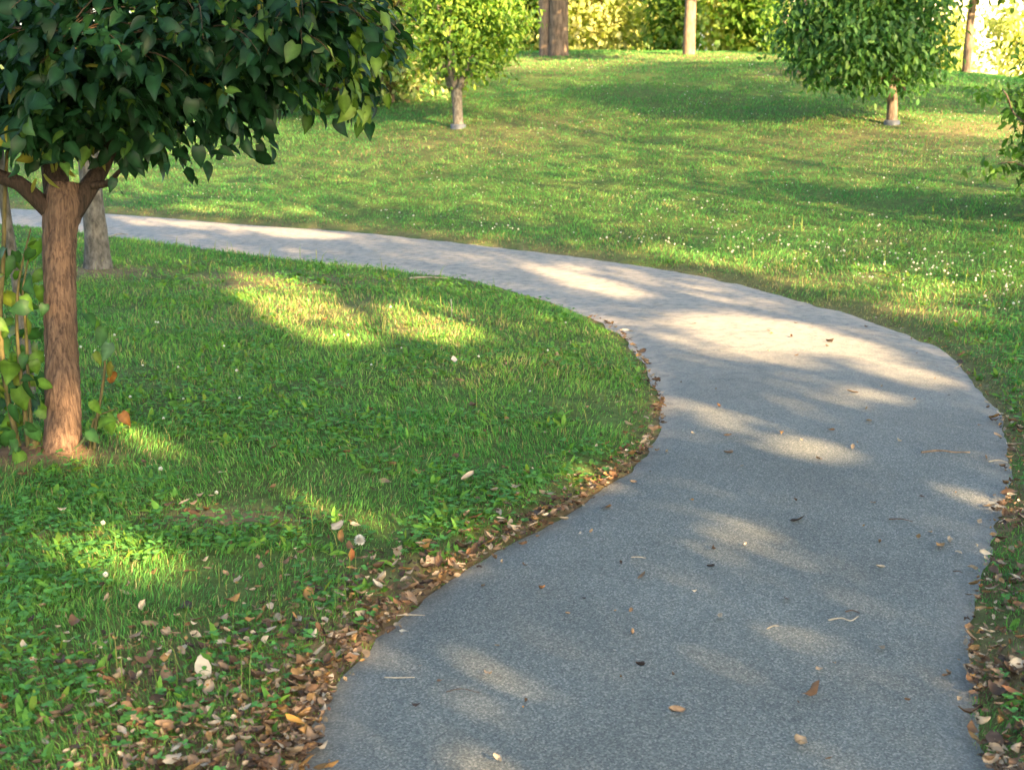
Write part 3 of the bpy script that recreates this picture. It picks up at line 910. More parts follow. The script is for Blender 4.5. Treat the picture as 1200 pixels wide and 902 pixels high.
# ---- tall trees on the crest
def crest_tree(name, label, px, py, rpx, lobes_m, leaves, leaf, cols, bark, lean=0.0, group=None, **k):
    g = gp(px, py); s = ((g - CAM) @ FW) / F; r = rpx * s
    H = k.pop('H', 5.0)
    pts = [g - np.array([0, 0, .2]), g + np.array([0, 0, .15]), g + np.array([lean * .3, 0, 1.2]), g + np.array([lean, 0, H * .6]), g + np.array([lean * 1.5, 0, H])]
    L_ = [(g + np.array(c), r_) for c, r_ in lobes_m]
    return tree(name, label, g, pts, [r * 1.35, r * 1.12, r, r * .9, r * .6], L_, leaves, leaf, cols, bark, group=group, n=18, sub=26, **k)


crest_tree('oak_tree', 'thick brown trunk, right one of the pair standing on the crest', 654, 66, 10.5, [((0, 0, 7.5), (3.5, 3.5, 2.5)), ((1.6, .5, 5.8), (2, 2, 1.4))], 5000, .26, GRN, M_BARK_BROWN, H=7, lean=.05)
crest_tree('oak_tree', 'paler sunlit trunk, left one of the pair standing on the crest', 640, 65.5, 7.5, [((-1, 1, 7), (3, 3, 2.2)), ((-2, 0, 5.5), (2, 2, 1.4))], 4500, .26, GRN, M_BARK_PALE, H=7, lean=-.1)
crest_tree('ash_tree', 'single slim tan trunk standing in the middle of the crest', 807, 64.5, 6.4, [((0, 0, 6), (2.8, 2.8, 2)), ((.9, .4, 3.2), (1.4, 1.2, .75)), ((-.6, .8, 3.4), (1, 1, .7))], 5200, .2, DGR, M_BARK_PALE, H=5.5, lean=.06)
crest_tree('maple_tree', 'tree with brown trunk and low leafy boughs at the right end of the crest', 1132, 86, 4.6, [((0, 0, 3.6), (2.3, 2.0, 1.3)), ((-1.0, -.5, 1.85), (.8, .8, .45)), ((.9, -.3, 1.8), (1.2, 1.0, .45)), ((1.6, 0, 1.65), (.7, .8, .4)), ((0, -.6, 2.2), (1.2, .9, .5))], 8500, .13, GRN, M_BARK_BROWN, H=3.4, lean=.1, clump=.2)
crest_tree('birch_tree', 'pale grey trunk half hidden behind the bushy dark green tree', 939, 84, 4.6, [((.2, .5, 4.2), (1.8, 1.6, 1.3)), ((-.3, .4, 2.7), (.9, .9, .6))], 3600, .16, GRN, M_BARK_PALE, H=4, lean=-.04)


# ---- shrubs and trees behind the crest
def bush_at(name, label, px, y, rx, h, leaves, leaf, cols, cat='shrub', group=None, twigs=0, nl=6, gap=.5, bark=M_BARK_BROWN):
    x = (px - 600) / F * y
    z = ground(x, y); g = np.array([x, y, z])
    L_ = []
    for k_ in range(nl):
        a = rng.uniform(0, 6.28); rr = rng.uniform(.2, .75)
        L_.append((g + np.array([math.cos(a) * rx * rr, math.sin(a) * rx * .5 * rr, h * rng.uniform(.3, .72)]), (rx * rng.uniform(.4, .6), rx * .45, h * rng.uniform(.22, .34))))
    L_.append((g + np.array([0, 0, h * .3]), (rx * .85, rx * .5, h * .3)))
    L_.append((g + np.array([0, -rx * .2, h * .14]), (rx * .9, rx * .4, h * .14)))
    return tree(name, label, g, [g - [0, 0, .2], g + [0, 0, h * .2], g + [.1, 0, h * .45]], [.05, .04, .03], L_, leaves, leaf, cols, bark, branches=7, clump=.2, per=9, shell=gap, cat=cat, group=group, n=8, sub=10, extra_twigs=twigs)


bush_at('golden_shrub', 'sunlit golden shrub with bare pale twigs at the left end of the slope', 462, 23.5, 1.2, 3.2, 3800, .1, YEL + [(.16, .12, .05)], twigs=26, bark=M_BARK_PALE)
bush_at('dense_shrub', 'dark green bush behind the golden shrub left of the vase shaped tree', 395, 24, 1.7, 3.6, 4200, .15, GRN)
bush_at('leafy_tree', 'mid green tree filling the gap left of the twin trunks', 597, 37, 2.1, 5.5, 6000, .17, GRN + YEL[2:], cat='tree')
bush_at('leafy_tree', 'bright sunlit bush directly right of the twin trunks', 700, 36, 1.7, 4.6, 5200, .16, YEL, cat='tree')
bush_at('leafy_tree', 'yellow green sunlit bush left of the slim tan trunk', 752, 38, 1.5, 3.0, 3800, .16, YEL + GRN[:1], cat='tree')
bush_at('dense_shrub', 'darker green shrub just left of the slim tan trunk', 785, 34.5, .8, 2.3, 1900, .15, GRN)
bush_at('leafy_tree', 'pale sunlit tree right of the slim tan trunk', 845, 37, 1.5, 5.0, 4200, .17, YEL, cat='tree')
bush_at('dense_shrub', 'green shrub at the gap in front of the white house', 885, 35.5, .8, 2.6, 1500, .17, GRN)
bush_at('leafy_tree', 'yellow leaved tree behind the twin trunks', 655, 44, 2.2, 6, 4600, .22, YEL, cat='tree')
bush_at('leafy_tree', 'tall bright tree far behind between the tan trunk and twin trunks', 735, 52, 2.6, 3.0, 3400, .24, YEL, cat='tree')
bush_at('leafy_tree', 'sunlit tree far behind right of the tan trunk', 880, 52, 2.4, 7, 4200, .26, YEL, cat='tree')
bush_at('golden_shrub', 'small yellow green bush behind the right end of the crest', 1178, 33, 1.0, 2.4, 2200, .12, YEL)
bush_at('leafy_tree', 'small pale yellow tree behind the trunk at the right end of the crest', 1098, 40, 1.0, 2.6, 2400, .15, YEL, cat='tree')
bush_at('leafy_tree', 'green tree closing the view beyond the golden shrub', 500, 40, 2.6, 6, 3800, .24, YEL + GRN, cat='tree')
bush_at('leafy_tree', 'green tree beyond the far left bend of the path', 230, 40, 3.4, 6, 3800, .24, GRN, cat='tree')
bush_at('leafy_tree', 'sunlit tree far behind the bushy dark green tree', 990, 48, 2.6, 6.5, 3300, .28, YEL + GRN, cat='tree')

# ---- houses beyond the hill
def box(mb, c, s):
    c = np.asarray(c, float); s = np.asarray(s, float) / 2
    V = np.array([[sx, sy, sz] for sx in (-1, 1) for sy in (-1, 1) for sz in (-1, 1)]) * s + c
    mb.add(V, [np.array([[0, 1, 3, 2], [4, 6, 7, 5], [0, 4, 5, 1], [2, 3, 7, 6], [0, 2, 6, 4], [1, 5, 7, 3]])])


M_WHITE = plain_mat('white_painted_wall', (.62, .57, .46), .8, .06, 3)
M_ROOF = plain_mat('red_brown_roof', (.22, .1, .08), .8, .2, 8)
M_WIN = plain_mat('window_glass', (.12, .07, .07), .25, .2, 5)
M_FRAME = plain_mat('window_frame_paint', (.6, .5, .45), .6, .05, 5)


def house(label, px, y, w, d, h, wins):
    x = (px - 600) / F * y; z = min(ground(x, y), ground(x - w / 2, y), ground(x + w / 2, y)) - .3
    t = thing('white_house', label, 'house', (x, y, z))
    mb = MB(); box(mb, (0, d / 2, h / 2), (w, d, h)); link('wall', mb.mesh('wall', M_WHITE), t)
    mb = MB(); o = .35
    V = np.array([[-w / 2 - o, -o, h], [w / 2 + o, -o, h], [w / 2 + o, d + o, h], [-w / 2 - o, d + o, h], [-w / 2 - o, d / 2, h + d * .35], [w / 2 + o, d / 2, h + d * .35]])
    mb.add(V + [0, 0, .004], [np.array([[0, 1, 5, 4], [2, 3, 4, 5], [0, 3, 2, 1]]), np.array([[0, 4, 3], [1, 2, 5]])])
    link('roof', mb.mesh('roof', M_ROOF), t)
    for wx, wz, ww, wh in wins:
        mb = MB(); box(mb, (wx, -.03, wz), (ww, .06, wh)); f_ = link('window', mb.mesh('window', M_WIN), t)
        mb = MB()
        for sx in (-1, 1): box(mb, (wx + sx * (ww / 2 + .04), -.04, wz), (.08, .1, wh + .16))
        for sz in (-1, 1): box(mb, (wx, -.045, wz + sz * (wh / 2 + .04)), (ww - .004, .1, .076))
        link('frame', mb.mesh('frame', M_FRAME), f_)


house('white house with small reddish windows glimpsed behind the crest', 917, 62, 3.4, 6, 5.5, [(-.35, 1.9, .55, .75), (-.2, 3.1, .6, .8), (1.0, 3.1, .6, .8), (1.0, 1.9, .6, .8)])
house('long pale house shining between the trunks at the right end of the hill', 1150, 58, 8.0, 7, 4.8, [(3.2, 3.4, .8, .9)])

# ------------------------------------------------------------------ unseen shade trees beside and behind the photographer, crowns shaped for chosen shade and gaps
EL = math.radians(22)
AZV = np.array([.56, -.83]); AZV /= np.linalg.norm(AZV)
SUN = np.array([AZV[0] * math.cos(EL), AZV[1] * math.cos(EL), math.sin(EL)])
SU = np.array([-AZV[1], AZV[0], 0])
SV = np.cross(SUN, SU) * 1.0
SV = SV if SV[2] > 0 else -SV


def uv(P): return P @ SU, P @ SV


U0, V0, RES, NU, NV = -8., -3., .05, 800, 420
LIT = np.zeros((NU, NV), np.float32)


def light_spot(P, w, r=.12, rv=None):
    rv = rv or r
    u, v = uv(P)
    k = int(math.ceil(r / RES))
    iu = ((u - U0) / RES).astype(int); iv = ((v - V0) / RES).astype(int)
    for a in range(-k, k + 1):
        for b in range(-k, k + 1):
            if (a * RES / r) ** 2 + (b * RES / rv) ** 2 > 1.01: continue
            x = iu + a; y = iv + b
            m = (x >= 0) & (x < NU) & (y >= 0) & (y < NV)
            np.maximum.at(LIT, (x[m], y[m]), w)


PATCHES = [(870, 637, 46, 6, 22, .8), (935, 528, 30, 11, 8, 1), (830, 495, 22, 7, 14, .85), (1000, 467, 34, 7, 8, .9), (900, 395, 120, 17, 9, 1), (1040, 438, 75, 12, 14, .9), (850, 412, 80, 8, 12, .9),
           (690, 336, 55, 9, 14, 1), (745, 382, 18, 5, 10, .8), (350, 276, 45, 6, 5, 1), (250, 268, 50, 5, 5, .85), (160, 262, 40, 5, 3, .8), (520, 792, 50, 12, 15, .65), (945, 800, 60, 40, 60, .4), (965, 870, 55, 40, 40, .5),
           (440, 892, 60, 12, 8, .45), (1140, 596, 24, 10, 12, .9), (780, 470, 14, 4, 8, .5), (820, 345, 90, 7, 12, .55), (700, 318, 60, 5, 8, .5), (640, 318, 40, 5, 6, .8),
           (350, 362, 75, 26, 25, .95), (310, 330, 40, 12, 15, .8), (508, 379, 50, 20, 22, 1), (400, 400, 40, 16, 20, .5), (180, 512, 70, 18, 8, .75), (150, 655, 48, 22, 10, .95), (385, 602, 42, 16, 20, .95), (260, 600, 60, 14, 5, .6),
           (335, 848, 36, 26, 30, .7), (130, 880, 60, 18, 10, .4), (530, 455, 14, 5, 0, .6), (700, 560, 30, 5, 0, .3),
           (830, 302, 70, 9, 10, .8), (930, 322, 60, 9, 14, .8), (1060, 330, 70, 12, 14, .85), (1090, 360, 55, 16, 20, .8), (900, 296, 60, 8, 8, .7), (1180, 600, 25, 14, 5, .9), (1165, 640, 20, 10, 5, .7),
           (1140, 152, 65, 9, 6, 1), (1000, 140, 60, 6, 0, .6), (640, 77, 75, 7, 0, 1), (800, 69, 220, 4, 0, 1), (560, 275, 50, 4, 5, .6), (450, 282, 50, 4, 5, .5), (1130, 96, 80, 7, 3, 1), (290, 245, 80, 9, 4, .8), 
           ]
for cx, cy, rx, ry, ang, w in PATCHES:
    st = 3
    gxx, gyy = np.meshgrid(np.arange(-rx, rx + 1, st), np.arange(-ry, ry + 1, min(st, max(1, ry / 3))))
    m = (gxx / rx) ** 2 + (gyy / ry) ** 2 <= 1
    a = math.radians(ang); X = gxx[m] * math.cos(a) - gyy[m] * math.sin(a) + cx; Y = gxx[m] * math.sin(a) + gyy[m] * math.cos(a) + cy
    Hh = hit(X, Y); Hh = Hh[~np.isnan(Hh[:, 0])]
    if len(Hh): light_spot(Hh, w, .09, .04)
# sun flecks on the near trunk and on single leaves
for px, py, r, w in ((78, 300, .07, .95), (80, 345, .08, .8), (84, 400, .06, .6), (86, 460, .09, .95), (84, 510, .1, .95), (60, 520, .06, .7), (30, 240, .05, .9), (15, 385, .12, .9), (20, 345, .08, .9), (40, 130, .08, .9), (60, 120, .06, .8), (110, 55, .06, .9),
                     (440, 70, .1, .8), (400, 20, .09, .7), (425, 140, .06, .6), (50, 190, .09, .9), (70, 180, .06, .8), (140, 487, .05, .8), (250, 40, .05, .8), (330, 20, .05, .7), (95, 520, .06, .9), (120, 430, .06, .6), (20, 60, .06, .8)):
    light_spot(tp(px, py, -.15)[None], w, r)
rs = np.random.default_rng(5)
for _ in range(34):
    light_spot(tp(rs.uniform(-20, 450), rs.uniform(0, 170), -.35)[None], .9, rs.uniform(.04, .09))
for px, py, d, r, w in ((505, 25, 20.5, .55, .9), (560, 5, 20.5, .6, .9), (480, 60, 20.5, .35, .7), (560, 50, 20.5, .4, .5), (460, 60, 23, 1.1, 1), (470, 10, 23, 1.1, 1), (1100, 40, 20, .35, .7), (1075, -5, 20, .3, .4)):
    light_spot(at_depth(float(px), float(py), float(d))[None], w, r)

SHADE = [((8.6, -9.2), 7.2, (5.0, 5.0, 3.8)), ((5.2, -3.8), 8.6, (4.8, 4.8, 3.6)), ((15.5, -5.0), 7.5, (5.2, 5.2, 3.8)), ((10.0, 3.2), 8.2, (4.8, 4.8, 3.8)), ((12.5, 2.2), 12.6, (5.4, 5.4, 4.4)),
         ((17.0, 9.0), 8.8, (5.0, 5.0, 4.0)), ((18.5, 12.0), 13.2, (6.0, 6.0, 4.8)), ((24.5, 14.0), 12, (5.5, 5.5, 5.0)), ((2.6, -13.0), 9, (5.0, 5.0, 4.5)), ((6.5, -1.0), 13.5, (4.6, 4.6, 3.6))]
SHL = ['tall shade tree behind the photographer right of the path', 'broad shade tree right beside the near end of the path', 'shade tree standing well back on the right lawn', 'shade tree on the right lawn level with the bend',
       'very tall shade tree on the right lawn with a high crown', 'shade tree on the slope right of the dark bushy tree', 'very tall tree on the slope right of the view', 'big tree at the far right of the slope',
       'shade tree behind the photographer beside the path', 'slender tall tree with high crown right of the path', 'unseen tree added on the left lawn, boughs over the path dim the sky light']
OVER = np.array([-1.3, 2.4, 6.6])


def shade_trees():
    # points on the ground (and in the plants above it) that lie in the trees' shadow
    n = 210000
    y = rng.uniform(.5, 29, n); x = rng.uniform(-1, 1, n) * (.40 * y + 1.2)
    kk = rng.random(n) < (.40 * y + 1.2) / 12.8
    x = x[kk]; y = y[kk]
    P = np.c_[x, y, height(np.c_[x, y])]
    crest = smooth(27, 23, y)
    P = P[rng.random(len(P)) < smooth(28, 25, y)]
    # the crowns that shade the slope are thinner and let soft light through
    pi = path_info(P[:, :2]); so_ = np.where((pi[0] < pi[1]) & ~pi[2], pi[0], 0)
    thin = smooth(.2, 1.5, so_) * smooth(7, 10, P[:, 1])
    thin *= 1 - .8 * smooth(1.5, 3.5, P[:, 0]) * smooth(18, 21, P[:, 1])
    thin = np.maximum(thin, .45 * smooth(6.5, 9, P[:, 1]))
    kp = rng.random(len(P)) < 1 - thin * .12
    P = P[kp]; fine = rng.random(len(P)) < thin[kp]
    # the near tree's crown and the shoots
    q = tp(150, 60) + rng.uniform(-1, 1, (11000, 3)) * np.array([1.6, .9, 1.6]); P = np.vstack([P, q]); fine = np.r_[fine, np.zeros(len(q), bool)]
    cen = np.array([[*c, h] for c, h, _ in SHADE]); R = np.array([r for _, _, r in SHADE])
    # add the ground height under each tree
    cen[:, 2] += np.maximum(0, height(cen[:, :2])) * .7
    best = np.full(len(P), -1); score = np.full(len(P), -1.); T = np.zeros(len(P))
    for k_ in range(len(cen)):
        o = (P - cen[k_]) / R[k_]; d = SUN / R[k_]
        A = d @ d; B = o @ d; Cc = np.einsum('ij,ij->i', o, o) - 1
        disc = B * B - A * Cc
        ok = disc > 0
        sq = np.sqrt(np.maximum(disc, 0)); t0 = (-B - sq) / A; t1 = (-B + sq) / A
        ok &= t1 > 3
        sc_ = np.where(ok, rng.random(len(P)) * np.sqrt(np.maximum(t1 - t0, 0)), -1)
        u = rng.random(len(P)); tt_ = t0 + (t1 - t0) * u
        m = sc_ > score
        score[m] = sc_[m]; best[m] = k_; T[m] = tt_[m]
    print('shade rays missed', (best < 0).mean())
    L_ = P + SUN * T[:, None]
    u, v = uv(L_)
    iu = np.clip(((u - U0) / RES).astype(int), 0, NU - 1); iv = np.clip(((v - V0) / RES).astype(int), 0, NV - 1)
    keep = (best >= 0) & (rng.random(len(P)) >= LIT[iu, iv]) & (L_[:, 2] > 3.0)
    # added unseen tree on the left, its overhead boughs dim the foreground's sky light
    q = rand_dir(16000) * (rng.random(16000) ** .4)[:, None]; q = OVER + q * np.array([3.6, 3.4, 1.7])
    u, v = uv(q); iu = np.clip(((u - U0) / RES).astype(int), 0, NU - 1); iv = np.clip(((v - V0) / RES).astype(int), 0, NV - 1)
    q = q[(rng.random(len(q)) >= LIT[iu, iv]) & (vnoise(q[:, 0] + q[:, 2], q[:, 1], .8, 3) > .25)]
    cen = np.vstack([cen, OVER]); R = np.vstack([R, [3.6, 3.4, 1.7]])
    L_ = np.vstack([L_, q]); best = np.r_[best, np.full(len(q), len(cen) - 1)]; keep = np.r_[keep, np.ones(len(q), bool)]; fine = np.r_[fine, np.zeros(len(q), bool)]
    for k_ in range(len(cen)):
        m = keep & (best == k_)
        if m.sum() < 50: continue
        bx, by = (cen[k_][0], cen[k_][1]) if k_ < len(SHADE) else (-3.4, -1.6)
        b = np.array([bx, by, ground(bx, by)])
        t = thing('shade_tree', SHL[k_], 'tree', b)
        h = cen[k_][2] - b[2]
        limb(t, 'trunk', [b - [0, 0, .2], b + [0, 0, .3], b + [.05, 0, h * .4], b + [0, .1, h * .75], b + [0, 0, h * 1.1]], [.22, .14, .07, .035, .015], M_BARK_BROWN, b, 16, .1, k_, 30)
        for j in range(6):
            a = j * 1.05 + rng.random(); e = cen[k_] + np.array([math.cos(a), math.sin(a), rng.uniform(-.2, .5)]) * R[k_] * .75
            limb(t, 'branch', curve(b + [0, 0, h * rng.uniform(.4, .75)], e, .05, 6), np.linspace(.03, .008, 6), M_BARK_BROWN, b, 7, .05, j, 10)
        Q = L_[m]; c = len(Q)
        dl = rng.normal(0, 1, (c, 3)) + [0, 0, -.6]; dl /= np.linalg.norm(dl, axis=1)[:, None]; sl_ = rng.uniform(.10, .17, c) * np.where(fine[m], .58, 1)
        V, Fs, k2 = place(SIMPLE, Q - dl * (sl_ * .45)[:, None], dl, SUN * 1.0 + rng.normal(0, .6, (c, 3)) + [0, 0, .3], sl_)
        mb = MB(); cc_ = np.array(GRN)[rng.integers(0, 4, c)] * rng.uniform(.7, 1.3, (c, 1)); mb.add(V, Fs, np.repeat(cc_, k2, 0))
        link('crown', mb.mesh('crown', M_LEAF, b), t)


shade_trees()

# ------------------------------------------------------------------ fallen leaves
DRYCOL = [(.20, .125, .07), (.25, .165, .10), (.32, .235, .15), (.13, .078, .045), (.20, .105, .05), (.44, .35, .24), (.07, .046, .032), (.29, .165, .06)]


def dry_leaf_mesh(seed, curl, fold, w):
    r = random.Random(seed)
    V0, F0 = leaf_template([0, .2, .45, .7, .88], [.06 * w, .26 * w, .32 * w, .22 * w, .1 * w], fold, 0, .03)
    V = V0.copy(); V[:, 1] -= .5
    y = V[:, 1].copy()
    ang = y * curl
    V[:, 2] += (1 - np.cos(ang)) / max(abs(curl), .1) * .9
    V[:, 1] = np.sin(ang) / max(abs(curl), .1)
    tw = y * r.uniform(-1.2, 1.2)
    x, z = V[:, 0].copy(), V[:, 2].copy()
    V[:, 0] = x * np.cos(tw) - z * np.sin(tw); V[:, 2] = x * np.sin(tw) + z * np.cos(tw)
    V += np.random.default_rng(seed).normal(0, .022, V.shape)
    V[:, 2] -= V[:, 2].min()
    return V, F0


TMP = [dry_leaf_mesh(i, c, f_, w) for i, (c, f_, w) in enumerate([(.9, .5, .8), (1.8, 1.1, .7), (.5, .25, 1.0), (2.8, 1.4, .6), (1.2, -.7, .75), (.8, 1.0, .5), (3.4, .5, .9)])]
DRY_ME = []
for i in range(32):
    V, Fs = TMP[i % 7]
    c = np.array(DRYCOL[(i * 3 + i // 8) % 8])
    DRY_ME.append(mesh_np('dry_leaf', V, Fs, M_DRY, c * (np.array([.8, 1.3, .8] * 5 + [.7]) * rng.uniform(.65, 1.25, len(V)))[:, None], i % 2 == 0))


def scatter_litter():
    n = 150000
    Y = rng.uniform(2.7, 9.5, n); X = rng.uniform(-1, 1, n) * (.385 * Y + .6)
    P = np.c_[X, Y]; info = path_info(P); do, di, ins = info
    a = litter_amount(P, info)
    cl = fbm(X, Y, .3, 61, 3)
    dens = a * np.maximum(.35 + .65 * smooth(.2, .5, cl), .8 * np.exp(-(np.minimum(do, di) / .07) ** 2)) * 1.0 + .022 * (~ins) * (di < do) * np.exp(-di / .9) * smooth(9, 5, Y) * 1.6 + .003 * (~ins)
    dens = np.maximum(dens, .5 * gauss_px(P, [(gp(280, 603)[:2], .22, .09, .7), (gp(250, 855)[:2], .5, .35, .9), (gp(60, 855)[:2], .45, .3, .5), (gp(540, 540)[:2], .5, .4, .04)]) * smooth(.35, .6, cl) * ~ins)
    dens = dens + .0028 * ins + np.where(ins, .25 * np.exp(-np.minimum(do, di) / .018) * smooth(8, 5, Y), 0)
    dens = dens + .45 * np.exp(-(np.minimum(do, di) / .1) ** 2) * ~ins * (di < do) * smooth(7.5, 5, Y)
    keep = rng.random(n) < dens * .55
    P = P[keep]; Z = height(P, tuple(b[keep] for b in info)); ins = ins[keep]; do = do[keep]; di = di[keep]; a = a[keep]
    Z = np.maximum(Z, np.where(ins, .002 + .011 * smooth(0, .35, np.minimum(do, di)), np.where(np.minimum(do, di) < .1, .002, -1))) + rng.uniform(.0, .022, len(P)) * (~ins)
    px, py, dep = to_px(np.c_[P, Z])
    inv = (px > 0) & (px < 1200) & (py > 0) & (py < 902)
    S = np.exp(rng.normal(-3.6, .42, len(P))).clip(.009, .075)
    order = np.argsort(-(S / dep) * inv)
    ind = order[:285]
    return P, Z, S, do, di, a, ind


P, Z, S, do, di, la, ind = scatter_litter()
print('litter', len(P))
isind = np.zeros(len(P), bool); isind[ind] = True
rest = np.where(~isind)[0]
mb = MB()
for k_ in range(7):
    r_ = rest[k_::7]; n = len(r_)
    a = rng.uniform(0, 6.28, n)
    V, Fs, kv = place(TMP[k_], np.c_[P[r_], Z[r_] + .002], np.c_[np.cos(a), np.sin(a), rng.normal(0, .25, n)], np.tile([0, 0, 1.], (n, 1)) + rng.normal(0, .35, (n, 3)), S[r_])
    c = np.array(DRYCOL)[rng.integers(0, 8, n)] * rng.uniform(.6, 1.3, (n, 1)); mb.add(V, Fs, (c[:, None, :] * rng.uniform(.65, 1.25, (n, kv, 1))).reshape(-1, 3))
link('leaf_litter', mb.mesh('leaf_litter', M_DRY, None, True), kind='stuff', label='small dry fallen leaves strewn along the edges of the path')
LB = {'l': ('dry curled brown leaf in the litter strip along the left edge of the path', 'fallen leaves along the left edge of the path'),
      'r': ('dry brown leaf in the litter strip along the right edge of the path', 'fallen leaves along the right edge of the path'),
      'g': ('dry leaf lying in the grass of the left lawn away from the path', 'fallen leaves scattered over the left lawn')}
for i in ind:
    key = 'r' if do[i] < di[i] else ('l' if la[i] > .2 or di[i] < .12 else 'g')
    o = bpy.data.objects.new('fallen_leaf', random.choice(DRY_ME)); COL.objects.link(o)
    o.location = (P[i, 0], P[i, 1], Z[i] + .002); o.rotation_euler = (random.gauss(0, .3), random.gauss(0, .3), random.uniform(0, 6.28)); o.scale = (S[i],) * 3
    o['label'], o['group'] = LB[key]; o['category'] = 'leaf'


def special_leaf(label, px, py, size, col, tm=2, rx=0.0, rz=0.0, lift=.0):
    V, Fs = TMP[tm]; g = gp(px, py)
    me = mesh_np('fallen_leaf', V, Fs, M_DRY, np.tile(col, (len(V), 1)), True)
    o = link('fallen_leaf', me, label=label, category='leaf'); o.location = (g[0], g[1], max(g[2], .0125) + lift); o.rotation_euler = (rx, 0, rz); o.scale = (size,) * 3


PALE = (.40, .35, .27); BR = (.22, .12, .07); DK = (.05, .035, .028)
special_leaf('large pale cream leaf standing up out of the grass at lower left', 238, 795, .078, PALE, 2, 1.15, .5, .035)
special_leaf('pale tan curled leaf in the lawn near the middle of the left path edge', 550, 566, .075, (.5, .38, .26), 1, .5, -.6, .025)
special_leaf('pale leaf lying alone in the lawn inside the bend', 532, 428, .07, (.6, .5, .4), 0, .3, .1, .03)
special_leaf('rust brown leaf propped in the weeds beside the white seed head', 412, 660, .055, (.26, .1, .03), 1, .8, .4, .03)
special_leaf('cream rolled leaf leaning at the edge of the litter', 440, 694, .06, PALE, 3, .6, 1.2, .02)
special_leaf('small tan leaf resting on the asphalt near the left edge', 660, 618, .045, (.45, .33, .2), 1, .1, 1.4)
special_leaf('white leaf scrap on the asphalt beside the litter', 473, 751, .03, PALE, 2, .1, 1.5)
special_leaf('dark curled dead leaf in the middle of the path', 750, 792, .04, DK, 3, 0, 1.3)
special_leaf('small dark leaf on the path below the long light streak', 832, 674, .032, DK, 1, 0, 1.6)
special_leaf('tiny brown leaf on the path in the middle distance', 853, 539, .05, (.2, .14, .1), 1, 0, 1.4)
special_leaf('small dark leaf scrap at the lower left of the path', 487, 839, .03, DK, 4, 0, 1.5)
special_leaf('tiny orange leaf bit on the lower path', 613, 841, .014, (.5, .22, .05), 1, 0, .3)
special_leaf('small dark leaf near the bottom centre of the path', 788, 803, .014, DK, 3, 0, .3)
special_leaf('small dark leaf scrap left of centre on the path', 684, 712, .018, DK, 1, 0, 1.1)
special_leaf('small pale leaf scrap in the centre of the path', 720, 774, .018, (.4, .38, .34), 1, 0, .8)
special_leaf('long ochre leaf lying on the corner of the asphalt', 375, 803, .055, (.45, .3, .14), 2, .1, 1.4, .004)
special_leaf('bright orange leaf in the litter at the lower left corner of the path', 345, 862, .06, (.5, .25, .05), 0, .2, .9, .015)
special_leaf('big brown leaf in the litter at the lower right edge', 1186, 822, .07, (.24, .11, .05), 0, .3, 1.2, .012)
special_leaf('crumpled reddish leaf alone on the asphalt at lower left', 386, 845, .025, (.2, .09, .06), 3, 0, .4)
special_leaf('tan leaf lying in the short grass right of the far bend', 1168, 522, .05, (.4, .26, .15), 0, .2, .4, .015)
special_leaf('white leaf on the inner edge of the far bend', 735, 396, .075, PALE, 2, .2, 1.3, .012)

# twigs on the path
def twig(label, pts_px, r, col_mat, kink=.004):
    W = [gp(*p) for p in pts_px]
    W = np.array([[w[0], w[1], max(w[2], .0115) + r + (k_ % 2) * kink] for k_, w in enumerate(W)])
    b = W[0]; mb = MB(); V, Fs = tube(W, np.linspace(r, r * .5, len(W)), 7, .1, 1, True, 12); mb.add(V, Fs)
    o = link('twig', mb.mesh('twig', col_mat, b, True), label=label, category='twig'); o.location = [float(c) for c in b]


M_STRAW = plain_mat('pale_straw', (.30, .26, .19), .8)
M_DARKTW = plain_mat('dark_twig', (.07, .05, .04), .8)
twig('longest brown stick lying across the right side of the path', [(1079, 539), (1100, 538), (1118, 539), (1136, 540)], .0055, M_BARK_PALE)
twig('pale crooked twig in the lower right part of the path', [(970, 738), (985, 737), (996, 739), (1005, 735)], .0028, M_STRAW)
twig('short dark twig just above the pale crooked twig', [(990, 728), (998, 728), (1007, 730)], .003, M_DARKTW)
twig('thin dark stick on the right of the path at mid height', [(1041, 618), (1055, 619), (1069, 621)], .003, M_DARKTW)
twig('pale straw lying on the asphalt by the litter edge', [(455, 733), (475, 733), (498, 732)], .002, M_STRAW)
twig('grey twig on the lower left of the path', [(451, 806), (466, 808), (486, 806)], .0024, M_STRAW)
twig('thin bent twig below the grey twig on the lower left path', [(523, 823), (540, 821), (562, 824)], .0018, M_DARKTW)
twig('short straw bit in the middle of the path', [(740, 663), (748, 664), (757, 664)], .002, M_STRAW)
twig('white twig piece right of the path centre', [(898, 748), (906, 746), (912, 745)], .002, M_STRAW)
twig('short brown twig near the right edge of the path', [(1116, 680), (1122, 681), (1128, 682)], .0025, M_DARKTW)
twig('pale twig at the right margin of the path near the bend', [(1158, 550), (1168, 549), (1180, 551)], .004, M_STRAW)
twig('pale fallen stick in the lawn below the far path', [(480, 327), (500, 326), (524, 327)], .008, M_STRAW, .0)
twig('pale fallen stick in the grass right of the grey trunk', [(126, 279), (140, 279), (150, 279.5)], .009, M_STRAW, .0)

# ------------------------------------------------------------------ white clover flowers
def flower_mesh(r, seed, n=46):
    g = np.random.default_rng(seed); i = np.arange(n) + .5
    ph = np.arccos(1 - 1.75 * i / n); th = math.pi * (1 + 5 ** .5) * i
    d = np.c_[np.cos(th) * np.sin(ph), np.sin(th) * np.sin(ph), np.cos(ph)]
    V, Fs, k_ = place(leaf_template([0, .5], [.16, .3], .4, -.1), d * r * .35, d + g.normal(0, .12, d.shape), np.tile([0, 0, 1.], (n, 1)) + g.normal(0, .3, d.shape), np.full(n, r * .75))
    c = np.tile([.78, .76, .66], (len(V), 1)); low = V[:, 2] < -.1 * r; c[low] = (.55, .5, .35)
    return V, Fs, c


